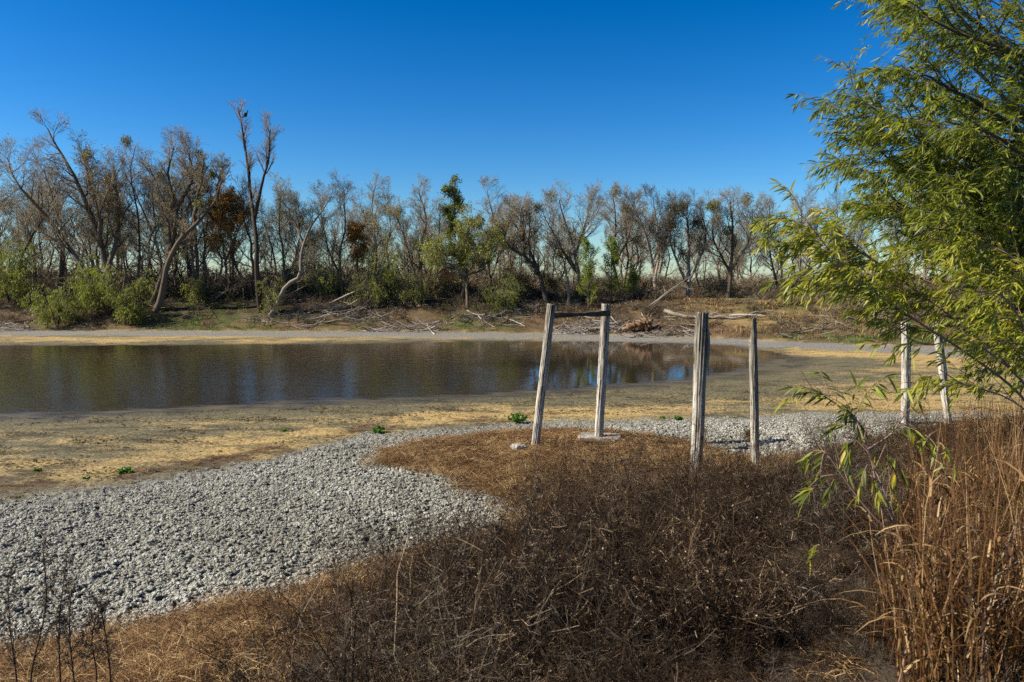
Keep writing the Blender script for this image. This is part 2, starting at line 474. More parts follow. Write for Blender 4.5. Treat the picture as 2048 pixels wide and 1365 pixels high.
M['brush_grey'] = var_mat('grey_brush', [(0, (0.02, 0.014, 0.009)), (0.5, (0.062, 0.046, 0.030)), (1, (0.20, 0.16, 0.115))], inst=0.4)
M['tallgrass'] = leaf_mat('tall_dry_grass', [(0, (0.025, 0.011, 0.004)), (0.45, (0.095, 0.040, 0.012)), (0.75, (0.21, 0.105, 0.036)), (1, (0.46, 0.31, 0.14))], 0.25)
M['greengrass'] = leaf_mat('short_green_grass', [(0, (0.04, 0.07, 0.012)), (0.6, (0.11, 0.14, 0.025)), (1, (0.24, 0.22, 0.07))], 0.3)
M['weed'] = leaf_mat('weed_green', [(0, (0.04, 0.12, 0.012)), (0.6, (0.08, 0.21, 0.02)), (1, (0.17, 0.30, 0.04))], 0.3)
M['stem_pink'] = var_mat('sapling_bark', [(0, (0.12, 0.07, 0.05)), (0.5, (0.24, 0.155, 0.11)), (1, (0.36, 0.26, 0.20))], nscale=6)
M['feather'] = var_mat('dark_feathers', [(0, (0.012, 0.011, 0.010)), (1, (0.04, 0.035, 0.03))], rough=0.6)
M['seed'] = var_mat('seed_fluff', [(0, (0.05, 0.035, 0.02)), (1, (0.16, 0.12, 0.08))])

def ground_material():
    m, nt, out = newmat('pond_bed_soil')
    L = nt.links
    v = coords(nt)
    vs = coords(nt, (0.6, 1.15, 1.0), rot=(0, 0, R(12)))
    n1 = noise(nt, 0.35, 5, 0.6, vs); n2 = noise(nt, 2.2, 6, 0.65, vs); n3 = noise(nt, 14, 5, 0.65, v); n4 = noise(nt, 60, 3, 0.6, v)
    # algae-crusted mud flat
    tan = ramp(nt, n3, [(0.3, (0.20, 0.13, 0.045)), (0.5, (0.42, 0.285, 0.10)), (0.75, (0.62, 0.45, 0.185))])
    olive = ramp(nt, n3, [(0.3, (0.05, 0.042, 0.021)), (0.5, (0.135, 0.113, 0.056)), (0.8, (0.25, 0.205, 0.105))])
    f = mth(nt, 'ADD', mth(nt, 'MULTIPLY', n1, 1.7), mth(nt, 'MULTIPLY', n2, 1.0))
    f = mth(nt, 'ADD', f, mth(nt, 'MULTIPLY', mth(nt, 'SUBTRACT', n3, 0.5), 0.9))
    f = mth(nt, 'ADD', f, mth(nt, 'MULTIPLY', attr(nt, 'tan'), 0.6))
    f = ramp(nt, f, [(0.0, (0, 0, 0)), (0.98, (0, 0, 0)), (1.0, (1, 1, 1))]) if False else mth(nt, 'MULTIPLY', mth(nt, 'SUBTRACT', f, 1.36), 2.4, True)
    flat = mix(nt, f, olive, tan)
    crack = nd(nt, 'ShaderNodeTexVoronoi', feature='DISTANCE_TO_EDGE', Scale=5.5); L.new(v, crack.inputs['Vector'])
    ck = ramp(nt, crack.outputs['Distance'], [(0.0, (0.55, 0.55, 0.55)), (0.06, (1, 1, 1))])
    flat = mix(nt, mth(nt, 'MULTIPLY', n2, 0.8, True), flat, mix(nt, 1.0, flat, ck, 'MULTIPLY'))
    speck = ramp(nt, noise(nt, 30, 4, 0.75, vs), [(0.33, (0.35, 0.33, 0.30)), (0.44, (1, 1, 1))])
    flat = mix(nt, 0.8, flat, speck, 'MULTIPLY')
    blot = ramp(nt, noise(nt, 1.1, 6, 0.7, vs), [(0.36, (0.42, 0.40, 0.36)), (0.48, (1, 1, 1))])
    flat = mix(nt, 0.85, flat, blot, 'MULTIPLY')
    # pale lumpy clay
    clay = ramp(nt, n3, [(0.25, (0.15, 0.135, 0.105)), (0.5, (0.31, 0.295, 0.235)), (0.8, (0.46, 0.445, 0.37))])
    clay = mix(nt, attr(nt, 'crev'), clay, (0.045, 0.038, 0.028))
    rust = mth(nt, 'MULTIPLY', mth(nt, 'SUBTRACT', n2, 0.58), 3.0, True)
    clay = mix(nt, mth(nt, 'MULTIPLY', rust, 0.5), clay, (0.17, 0.11, 0.07))
    gravel = ramp(nt, noise(nt, 9, 3, 0.7, v), [(0.3, (0.08, 0.072, 0.058)), (0.5, (0.18, 0.168, 0.14)), (0.75, (0.32, 0.30, 0.26))])
    soil_and_shade = ramp(nt, n3, [(0.3, (0.02, 0.013, 0.007)), (0.5, (0.045, 0.029, 0.015)), (0.8, (0.11, 0.074, 0.038))])  # brown earth, colour deepened to include tree shade on the far bank
    red = ramp(nt, n3, [(0.3, (0.035, 0.02, 0.011)), (0.5, (0.08, 0.045, 0.024)), (0.8, (0.17, 0.105, 0.056))])
    green = ramp(nt, n3, [(0.3, (0.03, 0.042, 0.010)), (0.5, (0.075, 0.095, 0.018)), (0.8, (0.16, 0.165, 0.045))])
    pebble = ramp(nt, n4, [(0.3, (0.045, 0.036, 0.026)), (0.5, (0.13, 0.11, 0.082)), (0.75, (0.30, 0.265, 0.21))])
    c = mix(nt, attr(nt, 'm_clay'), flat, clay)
    c = mix(nt, attr(nt, 'm_gravel'), c, gravel)
    c = mix(nt, attr(nt, 'm_red'), c, red)
    c = mix(nt, attr(nt, 'm_green'), c, green)
    c = mix(nt, attr(nt, 'm_soil_shade'), c, soil_and_shade)
    c = mix(nt, attr(nt, 'm_bare'), c, pebble)
    wet = attr(nt, 'wet')
    c = mix(nt, mth(nt, 'MULTIPLY', wet, 0.85), c, mix(nt, 1.0, c, (0.42, 0.42, 0.45), 'MULTIPLY'))
    rg = mth(nt, 'SUBTRACT', 0.95, mth(nt, 'MULTIPLY', wet, 0.45))
    h = mth(nt, 'ADD', mth(nt, 'MULTIPLY', n3, 0.6), mth(nt, 'MULTIPLY', n4, 0.4))
    nb = bump(nt, h, 0.9, 0.05)
    principled(nt, out, c, rg, nb, 0.25)
    return m
M['ground'] = ground_material()

def clod_material():
    m, nt, out = newmat('clay_clod')
    v = coords(nt); n3 = noise(nt, 2.5, 6, 0.7, v); n5 = noise(nt, 11, 3, 0.6, v)
    oi = nt.nodes.new('ShaderNodeObjectInfo')
    f = mth(nt, 'ADD', n3, mth(nt, 'MULTIPLY', mth(nt, 'SUBTRACT', oi.outputs['Random'], 0.5), 0.38))
    gp = nt.nodes.new('ShaderNodeNewGeometry'); wide = noise(nt, 0.45, 4, 0.6, gp.outputs['Position'])
    f = mth(nt, 'ADD', f, mth(nt, 'MULTIPLY', mth(nt, 'SUBTRACT', wide, 0.5), 0.9))
    c = ramp(nt, f, [(0.15, (0.18, 0.165, 0.12)), (0.5, (0.43, 0.41, 0.325)), (0.9, (0.68, 0.66, 0.56))])
    c = mix(nt, mth(nt, 'MULTIPLY', mth(nt, 'SUBTRACT', oi.outputs['Random'], 0.93), 8.0, True), c, (0.13, 0.075, 0.04))
    nb = bump(nt, mth(nt, 'ADD', n3, mth(nt, 'MULTIPLY', n5, 0.5)), 0.5, 0.05)
    principled(nt, out, c, 0.97, nb, 0.1)
    return m
M['clod'] = clod_material()

def water_material():
    m, nt, out = newmat('pond_water_surface')
    L = nt.links
    v = coords(nt, (1, 0.8, 1))
    rp = attr(nt, 'ripple')
    n1 = noise(nt, 9.0, 3, 0.6, v, 0.5); n2 = noise(nt, 2.0, 2, 0.5, v)
    h = mth(nt, 'ADD', mth(nt, 'MULTIPLY', n1, 0.006), mth(nt, 'MULTIPLY', n2, 0.02))
    h = mth(nt, 'MULTIPLY', h, mth(nt, 'ADD', mth(nt, 'MULTIPLY', rp, 1.0), 0.16))
    nb = bump(nt, h, 1.0, 1.0)
    scum = mth(nt, 'MULTIPLY', mth(nt, 'ADD', attr(nt, 'scum'), mth(nt, 'MULTIPLY', mth(nt, 'SUBTRACT', noise(nt, 1.6, 6, 0.7, coords(nt, (0.4, 1.3, 1))), 0.62), 2.0)), 2.2, True)
    col = mix(nt, scum, (0.028, 0.021, 0.011), (0.10, 0.082, 0.042))
    p = principled(nt, out, col, 0.03, nb, 0.42)
    p.inputs['IOR'].default_value = 1.33
    L.new(mth(nt, 'ADD', mth(nt, 'MULTIPLY', scum, 0.6), 0.03), p.inputs['Roughness'])
    return m
M['water'] = water_material()

def post_material():
    m, nt, out = newmat('weathered_post_wood')
    v = coords(nt, (1, 1, 0.055)); v2 = coords(nt, (1, 1, 0.25))
    a = noise(nt, 26, 5, 0.65, v, 0.6); b = noise(nt, 70, 3, 0.6, v); k = noise(nt, 9, 3, 0.5, v2)
    f = mth(nt, 'ADD', mth(nt, 'MULTIPLY', a, 0.7), mth(nt, 'MULTIPLY', k, 0.35))
    light = ramp(nt, f, [(0.36, (0.06, 0.045, 0.03)), (0.44, (0.30, 0.26, 0.20)), (0.54, (0.50, 0.455, 0.37)), (0.75, (0.68, 0.64, 0.55))])
    grey = ramp(nt, f, [(0.36, (0.035, 0.028, 0.02)), (0.44, (0.12, 0.10, 0.075)), (0.56, (0.24, 0.215, 0.165)), (0.8, (0.38, 0.345, 0.28))])
    crk = ramp(nt, b, [(0.38, (0.18, 0.16, 0.14)), (0.46, (1, 1, 1))])
    c = mix(nt, attr(nt, 'var'), light, grey)
    c = mix(nt, 1.0, c, crk, 'MULTIPLY')
    nb = bump(nt, mth(nt, 'ADD', a, mth(nt, 'MULTIPLY', b, 0.7)), 0.9, 0.012)
    principled(nt, out, c, 0.9, nb, 0.15)
    return m
M['post'] = post_material()
def simple_noise_mat(name, stops, scale, bs=0.5, bd=0.02, rough=0.95, stretch=(1, 1, 1)):
    m, nt, out = newmat(name)
    v = coords(nt, stretch); n = noise(nt, scale, 6, 0.65, v)
    principled(nt, out, ramp(nt, n, stops), rough, bump(nt, n, bs, bd), 0.15)
    return m
M['beam'] = simple_noise_mat('dark_old_beam', [(0.3, (0.02, 0.016, 0.012)), (0.5, (0.075, 0.060, 0.045)), (0.75, (0.19, 0.16, 0.125))], 18, stretch=(0.1, 1, 1))
M['concrete'] = simple_noise_mat('old_concrete', [(0.3, (0.16, 0.14, 0.11)), (0.5, (0.33, 0.30, 0.25)), (0.75, (0.50, 0.475, 0.41))], 12)
M['rootwood'] = simple_noise_mat('reddish_rotten_wood', [(0.3, (0.06, 0.03, 0.016)), (0.5, (0.19, 0.105, 0.055)), (0.75, (0.36, 0.24, 0.14))], 6)

OPX, OPY = G(1690, 1140)                                     # middle of the open gravelly patch
def crust(x, y):
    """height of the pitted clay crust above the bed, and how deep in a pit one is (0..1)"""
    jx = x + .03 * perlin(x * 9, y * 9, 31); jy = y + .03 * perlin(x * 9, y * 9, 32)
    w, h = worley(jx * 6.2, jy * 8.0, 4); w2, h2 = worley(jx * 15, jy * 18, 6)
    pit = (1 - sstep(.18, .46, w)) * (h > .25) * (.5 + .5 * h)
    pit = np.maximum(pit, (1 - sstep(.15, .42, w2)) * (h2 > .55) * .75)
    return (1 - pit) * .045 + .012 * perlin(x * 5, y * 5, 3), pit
# ------------------------------------------------------------------ the ground: one sheet to the horizon
def build_ground():
    th = np.concatenate([np.linspace(-180, -48, 40, endpoint=False), np.linspace(-48, -40, 16, endpoint=False),
                         np.linspace(-40, 40, 720, endpoint=False), np.linspace(40, 48, 16, endpoint=False), np.linspace(48, 180, 40, endpoint=False)])
    th = np.radians(th)
    rr = [0.25]
    while rr[-1] < 3500:
        r = rr[-1]
        k = 0.12 if r < 3.5 else (0.02 if r < 5.5 else (0.0042 if r < 20 else (0.014 if r < 75 else 0.09)))
        rr.append(r * (1 + k))
    rr = np.array(rr)
    A, Rd = np.meshgrid(th, rr)
    X = Rd * np.sin(A); Y = Rd * np.cos(A)
    nr, nt_ = X.shape
    x = X.ravel(); y = Y.ravel()
    sd = poly_sd(x, y, WATER); pen = poly_sd(x, y, PENIN); b = bank_b(x, y); e = far_e(x, y)
    z = terrain(x, y)
    wn_ = fbm(x * 0.7, y * 0.7, 4, 61); wn2 = fbm(x * 2.5, y * 2.5, 3, 66)
    edge = wn_ * 0.5 + wn2 * 0.45
    # far border of the lumpy clay
    CL = np.array([G0(*p) for p in [(-1200, 1060), (-400, 1045), (0, 1012), (200, 990), (420, 955), (600, 915), (720, 880), (900, 866), (1000, 858), (1300, 850), (1500, 845), (1700, 838), (1900, 836), (2048, 838), (2600, 850)]])
    cl = np.interp(x, CL[:, 0], CL[:, 1]) - y
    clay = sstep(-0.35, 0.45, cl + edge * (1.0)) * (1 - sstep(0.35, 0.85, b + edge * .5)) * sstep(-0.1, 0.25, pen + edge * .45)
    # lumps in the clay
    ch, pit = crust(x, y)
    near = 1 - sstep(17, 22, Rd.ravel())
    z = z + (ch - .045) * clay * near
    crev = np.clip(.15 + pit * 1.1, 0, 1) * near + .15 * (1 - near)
    z = z + 0.012 * fbm(x * 3, y * 3, 3, 71) * (1 - clay) * (Rd.ravel() < 30) * (sd > 0.4)
    straw = np.clip(sstep(0.4, 0.95, b + edge * .5) + sstep(0.15, -0.2, pen + edge * .45), 0, 1)
    # red-brown dry weed fringe between mud flat and clay, left part
    fr = np.exp(-((cl + 0.75 + wn_ * .6) / 0.55) ** 2) * sstep(0.5, -2, x) * sstep(-0.1, .35, wn_ + wn2 * .6 + .15)
    red = np.clip(fr * 0.9, 0, 1) * (1 - straw)
    # far side
    tanS = 0.45 * sstep(0.2, 1.2, cl) + 0.9 * sstep(8, 0, np.abs(e + 7)) * (e < -2) * sstep(2, 12, x) + 0.4 * np.exp(-((cl + 1.5) / 1.3) ** 2) * (x > -3)
    tanS = tanS + 0.42 * sstep(1.0, 3, sd) * (y > 36) + 0.4 * sstep(6.5, 10, x) * (y < 32)
    tanS = tanS + .4 * np.exp(-((cl + 2.0 + wn_) / 1.4) ** 2) * (x < 0) + .3 * np.exp(-((cl + 1.0) / .8) ** 2) * (x > 2)
    tanS = tanS - 0.3 * sstep(4, 0.5, sd) * (y < 36) - 0.5 * sstep(7, 2, sd) * sstep(2, 8, x) * (y < 45)
    gr = .95 * sstep(-6.5, -4.5, e + wn_ * 1.2) * (1 - sstep(-1.4, -0.4, e + edge * .8)) * sstep(300, 60, np.abs(x))
    gr = gr * (1 - 0.0 * x)
    ered = sstep(-1.0, -0.2, e + edge * .8) * (1 - sstep(1.5, 3.2, e + wn_ * 1.2))
    sx = x / np.maximum(y, 1) * F + 1024
    gpatch = np.clip(np.exp(-((sx - 420) / 150) ** 2) + np.exp(-((sx - 950) / 70) ** 2) * .8 + sstep(1500, 1600, sx) * 0.9 * (e < 1.6) + np.exp(-((sx - 700) / 60) ** 2) * 0.5 + sstep(1380, 1450, sx) * sstep(3, 7, e) * .8, 0, 1)
    green = gpatch * sstep(-0.9, 0.2, e + edge * .7) * (1 - sstep(3.0, 5.5, e) * (sx < 1300)) * sstep(-.25, .25, wn_ + .12)
    bank_soil_shade = sstep(1.0, 2.8, e + wn_ * 1.4) * (1 - 0.55 * sstep(1300, 1450, sx) * (e < 16))  # dark earth under the far trees, their shade painted into its colour
    bare = np.clip(sstep(.15, .5, fbm(x * .5, y * .5, 3, 91)) * .7 * (b > .5) + np.exp(-((x - OPX) ** 2 / .9 + (y - OPY) ** 2 / 1.6)) * (.9 + 1.2 * fbm(x * 3, y * 3, 3, 14)), 0, 1)
    wet = sstep(1.6, 0.0, sd + wn_ * .8)
    V = np.stack([x, y, z], 1)
    idx = np.arange(nr * nt_).reshape(nr, nt_)
    i0 = idx[:-1]; i1 = idx[1:]
    q = np.stack([i0, i1, np.roll(i1, -1, 1), np.roll(i0, -1, 1)], -1).reshape(-1, 4)[:, ::-1]
    mb = MB(); mb.add(V, q=q)
    # close the hub under the camera
    mb.add([[0, 0, tz(0, 0)]], a=0.5)
    me_t = np.stack([np.full(nt_, nr * nt_), idx[0], np.roll(idx[0], -1)], -1)[:, ::-1]
    mb.t.append(me_t); mb.mt.append(np.zeros(nt_, int))
    o = mb.build('ground', M['ground'])
    me = o.data
    for nm, arr in (('m_clay', clay), ('m_gravel', gr), ('m_red', np.clip(red + ered * .85, 0, 1)), ('m_green', green), ('m_soil_shade', np.clip(straw + bank_soil_shade, 0, 1)),
                    ('m_bare', bare), ('wet', wet), ('crev', crev), ('tan', tanS)):
        at = me.attributes.new(nm, 'FLOAT', 'POINT')
        at.data.foreach_set('value', np.append(arr, arr[0]).astype(np.float32))
    tag(o, 'dried pond bed and earth banks running back to the horizon', None, None, 'structure')
    return CL
CL = build_ground()

# ------------------------------------------------------------------ pond water
def build_water():
    nx, ny = 260, 180
    xs = np.linspace(-60, 24, nx); ys = np.linspace(17, 47, ny)
    X, Y = np.meshgrid(xs, ys); x = X.ravel(); y = Y.ravel()
    sd = poly_sd(x, y, WATER)
    rp = sstep(0.5, -3.5, x - (y - 20) * .10 + fbm(x * .15, y * .3, 2, 3) * 2) * 0.75 * (0.35 + 0.65 * sstep(43, 36, y))
    sc = sstep(-1.3, 0.1, sd) * 0.55 * (y < 36) + .3 * sstep(5, 12, x) * sstep(-2.5, -0.2, sd) * (y < 44)
    idx = np.arange(nx * ny).reshape(ny, nx)
    q = np.stack([idx[:-1, :-1], idx[:-1, 1:], idx[1:, 1:], idx[1:, :-1]], -1).reshape(-1, 4)
    keep = (sd[q] < 3.0).any(1)
    mb = MB(); mb.add(np.stack([x, y, np.full(len(x), 0.0)], 1), q=q[keep])
    o = mb.build('pond_water', M['water'])
    for nm, arr in (('ripple', rp), ('scum', sc)):
        at = o.data.attributes.new(nm, 'FLOAT', 'POINT')
        at.data.foreach_set('value', arr.astype(np.float32))
    tag(o, 'shrunken brown pond water reflecting the far trees', None, None, 'structure')
build_water()

# ------------------------------------------------------------------ loose clods of clay
def blob(mb, rs, r, sub=1, squash=0.7, rough=0.35, a=0.5, at=(0, 0, 0), stretch=(1, 1)):
    import bmesh
    bm = bmesh.new(); bmesh.ops.create_icosphere(bm, subdivisions=sub, radius=1.0)
    v = np.array([p.co[:] for p in bm.verts]); t = np.array([[q.index for q in f.verts] for f in bm.faces]); bm.free()
    off = rs.rand(3) * 50
    n = perlin(v[:, 0] * 1.3 + off[0] + v[:, 2], v[:, 1] * 1.3 + off[1] - v[:, 2]) + .6 * perlin(v[:, 0] * 3 + off[1], v[:, 2] * 3 + v[:, 1] * 2 + off[2])
    v = v * (1 + rough * n)[:, None] * r
    v[:, 2] *= squash; v[:, 0] *= stretch[0]; v[:, 1] *= stretch[1]
    mb.add(v + np.asarray(at), t=t, a=a)
def build_clods():
    rs = np.random.RandomState(3)
    protos = []
    for i in range(9):
        mb = MB()
        for j in range(3):
            blob(mb, rs, rs.uniform(.6, .85), 1, .7, .5, at=(rs.normal() * .4, rs.normal() * .4, rs.uniform(-.1, .15)))
        for j in range(14):
            a = rs.uniform(0, 6.28); q = rs.uniform(.1, 1.0)
            blob(mb, rs, rs.uniform(.13, .32), 1, .85, .6, at=(math.cos(a) * q, math.sin(a) * q, (1 - q * q) * .42 + rs.uniform(-.08, .1)))
        protos.append(mb.mesh('clod', M['clod']))
    n = 900000
    # even cover over the near pond bed
    x = rs.uniform(-12, 16, n); y = rs.uniform(6.0, 21, n)
    ok = (np.abs(np.arctan2(x, y)) < R(36)) & (rs.rand(n) < 1.25 - y * .05)
    x = x[ok]; y = y[ok]
    b = bank_b(x, y); pen = poly_sd(x, y, PENIN)
    cl = np.interp(x, CL[:, 0], CL[:, 1]) - y
    edge = fbm(x * .7, y * .7, 4, 61) * .5 + fbm(x * 2.5, y * 2.5, 3, 66) * .45
    dens = fbm(x * .8, y * .8, 3, 77)
    ok = (cl + edge > 0.0) & (b + edge * .5 < 0.7) & (pen + edge * .45 > 0.05) & (rs.rand(len(x)) < 0.85 + .4 * dens) & (crust(x, y)[1] < .25 + .4 * rs.rand(len(x)) ** 3)
    x = x[ok]; y = y[ok]; cl = cl[ok]
    z = terrain(x, y)
    s = np.clip(np.exp(rs.normal(-4.25, .36, len(x))), .007, .034) * (1 + .35 * sstep(14, 19, y)) * (0.45 + .55 * sstep(0.0, 2.0, cl)) * np.where(rs.rand(len(x)) < .1, 1.3, 1.0)
    rot = np.stack([rs.normal(0, .35, len(x)), rs.normal(0, .35, len(x)), rs.uniform(0, 6.28, len(x))], 1)
    o = instances('clay_clods', protos, np.stack([x, y, z + (crust(x, y)[0] - .045) * (1 - sstep(17, 22, np.hypot(x, y))) + s * 0.1 + rs.uniform(-.004, .012, len(x))], 1), rot, s, rs.randint(0, 9, len(x)))
    tag(o, 'crumbly pale grey lumps of dried clay covering the near pond bed', 'clods', None, 'stuff')
build_clods()
def build_crumbs():
    rs = np.random.RandomState(33)
    mt = var_mat('dark_mud_crumb', [(0, (0.03, 0.025, 0.014)), (0.5, (0.09, 0.07, 0.035)), (1, (0.26, 0.19, 0.08))], inst=1.2)
    protos = []
    for i in range(4):
        mb = MB()
        for j in range(6): blob(mb, rs, rs.uniform(.3, .6), 1, .45, .7, at=(rs.normal() * .7, rs.normal() * .7, 0))
        protos.append(mb.mesh('mud_crumb', mt))
    n = 160000; x = rs.uniform(-15, 15, n); y = rs.uniform(11.5, 27, n)
    cl = np.interp(x, CL[:, 0], CL[:, 1]) - y
    nz = fbm(x * .55, y * .9, 5, 90)
    ok = (cl < .3) & (poly_sd(x, y, WATER) > .5) & (np.abs(np.arctan2(x, y)) < R(37)) & (rs.rand(n) < .05 + .55 * sstep(.05, .4, nz))
    x = x[ok]; y = y[ok]; n = len(x)
    o = instances('mud_crumbs', protos, np.stack([x, y, terrain(x, y) + .004], 1), np.stack([rs.normal(0, .2, n), rs.normal(0, .2, n), rs.uniform(0, 6.28, n)], 1), np.clip(np.exp(rs.normal(-4.1, .4, n)), .006, .035), rs.randint(0, 4, n))
    tag(o, 'dark crumbs and curled flakes of dried mud on the olive mud flat', 'mud crumbs', None, 'stuff')
build_crumbs()

# ------------------------------------------------------------------ scatter helper
def scatter(rs, n, x0, x1, y0, y1, fn):
    x = rs.uniform(x0, x1, n); y = rs.uniform(y0, y1, n)
    ok = fn(x, y)
    x = x[ok]; y = y[ok]
    return x, y, terrain(x, y)

# matted dry straw
def build_straw():
    rs = np.random.RandomState(9)
    protos = []
    for i in range(6):
        mb = MB(); n = 90
        pos = np.stack([rs.normal(0, .10, n), rs.normal(0, .10, n), rs.uniform(-.01, .035, n)], 1)
        blades(mb, rs, pos, rs.uniform(.08, .26, n), rs.uniform(1.2, 3.4, n), rs.uniform(.0016, .004, n), rs.rand(n), 4)
        # lying stems
        n = 30
        a = rs.uniform(0, 6.28, n); L = rs.uniform(.06, .22, n)
        p = np.stack([rs.normal(0, .1, n), rs.normal(0, .1, n), rs.uniform(.005, .06, n)], 1)
        d = np.stack([np.cos(a), np.sin(a), rs.normal(0, .15, n)], 1)
        tubes(mb, np.stack([p, p + d * L[:, None] * .5 + [0, 0, .01], p + d * L[:, None]], 1), np.full((n, 3), .0013), 3, rs.uniform(.3, 1, n))
        protos.append(mb.mesh('straw_tuft', M['straw'], False))
    def f(x, y):
        b = bank_b(x, y); pen = poly_sd(x, y, PENIN)
        e = fbm(x * .7, y * .7, 4, 61) * .5 + fbm(x * 2.5, y * 2.5, 3, 66) * .45
        return ((b + e * .5 > 0.55 - .5 * rs.rand(len(x)) ** 4) | (pen + e * .45 < 0.02 + .5 * rs.rand(len(x)) ** 4)) & (rs.rand(len(x)) > 1.05 * np.exp(-((x - OPX) ** 2 / 1.1 + (y - OPY) ** 2 / 2.2))) & (rs.rand(len(x)) > .7 * ((x > .4) & (y < 6.5))) & (np.abs(np.arctan2(x, y)) < R(38)) & (rs.rand(len(x)) < np.clip(1.4 - b * .12, .25, 1))
    x, y, z = scatter(rs, 42000, -9, 14, 2.4, 21, f)
    n = len(x)
    rot = np.stack([rs.normal(0, .2, n), rs.normal(0, .2, n), rs.uniform(0, 6.28, n)], 1)
    o = instances('dry_straw', protos, np.stack([x, y, z + .01], 1), rot, rs.uniform(.6, 1.3, n), rs.randint(0, 6, n))
    tag(o, 'matted rust and tan dry grass around the posts and along the near bank', 'dry grass', None, 'stuff')
    # reddish fringe on the mud flat (thin weeds)
    def f2(x, y):
        cl = np.interp(x, CL[:, 0], CL[:, 1]) - y
        w = fbm(x * .7, y * .7, 4, 61); w2 = fbm(x * 2.5, y * 2.5, 3, 66)
        fr = np.exp(-((cl + 0.75 + w * .6) / 0.55) ** 2) * sstep(0.5, -2, x) * sstep(-0.1, .35, w + w2 * .6 + .15)
        return rs.rand(len(x)) < fr * 0.5
    x, y, z = scatter(rs, 14000, -12, 1, 10, 20, f2)
    n = len(x); rot = np.stack([rs.normal(0, .2, n), rs.normal(0, .2, n), rs.uniform(0, 6.28, n)], 1)
    o = instances('dead_weed_fringe', protos, np.stack([x, y, z], 1), rot, rs.uniform(.25, .5, n), rs.randint(0, 6, n))
    tag(o, 'thin line of red-brown dead weeds between mud flat and grey clay', 'dead weeds', None, 'stuff')
build_straw()

# dry brown twiggy brush
def brush_proto(rs, h, mat, m1=16, m2=7, m3=5, seeds=160, thick=1.0, upright=1.0):
    mb = MB()
    n0 = 9
    a = rs.uniform(0, 6.28, n0)
    d = norm(np.stack([np.cos(a) * .75, np.sin(a) * .75, rs.uniform(.6, 1.4, n0) * upright], 1))
    P = np.zeros((n0, 6, 3)); P[:, 0] = np.stack([rs.normal(0, .05, n0), rs.normal(0, .05, n0), np.full(n0, -.04)], 1) * h / .6
    for j in range(1, 6):
        d = norm(d + rs.normal(size=d.shape) * .22); P[:, j] = P[:, j - 1] + d * h * .2 * rs.uniform(.7, 1.2, (n0, 1))
    R0 = np.linspace(.0045, .0018, 6)[None] * np.ones((n0, 1)) * thick
    tubes(mb, P, R0, 3, rs.uniform(.2, .8, n0))
    P1, R1 = grow(rs, P, R0, m1, .15, 1, (30, 75), h * .42, 5, .3, 0.02, .6, .0012 * thick)
    tubes(mb, P1, R1, 3, rs.uniform(.1, .9, len(P1)))
    P2, R2 = grow(rs, P1, R1, m2, .15, 1, (30, 80), h * .17, 3, .35, 0, .7, .001 * thick)
    tubes(mb, P2, R2, 3, rs.uniform(.1, .8, len(P2)))
    if m3:
        P3, R3 = grow(rs, P2, R2, m3, .2, 1, (30, 80), h * .075, 2, .3, 0, .7, .0009 * thick)
        k = rs.rand(len(P3)) < .6
        P3 = P3[k]; R3 = R3[k]
        tubes(mb, P3, R3, 3, rs.uniform(.0, .9, len(P3)))
    if seeds:
        k = rs.choice(len(P2), seeds)
        leaves(mb, rs, P2[k, -1], norm(rs.normal(size=(seeds, 3))), .011, .006, rs.uniform(.3, 1, seeds), 0)
    return mb.mesh('brush_tuft', mat, False)
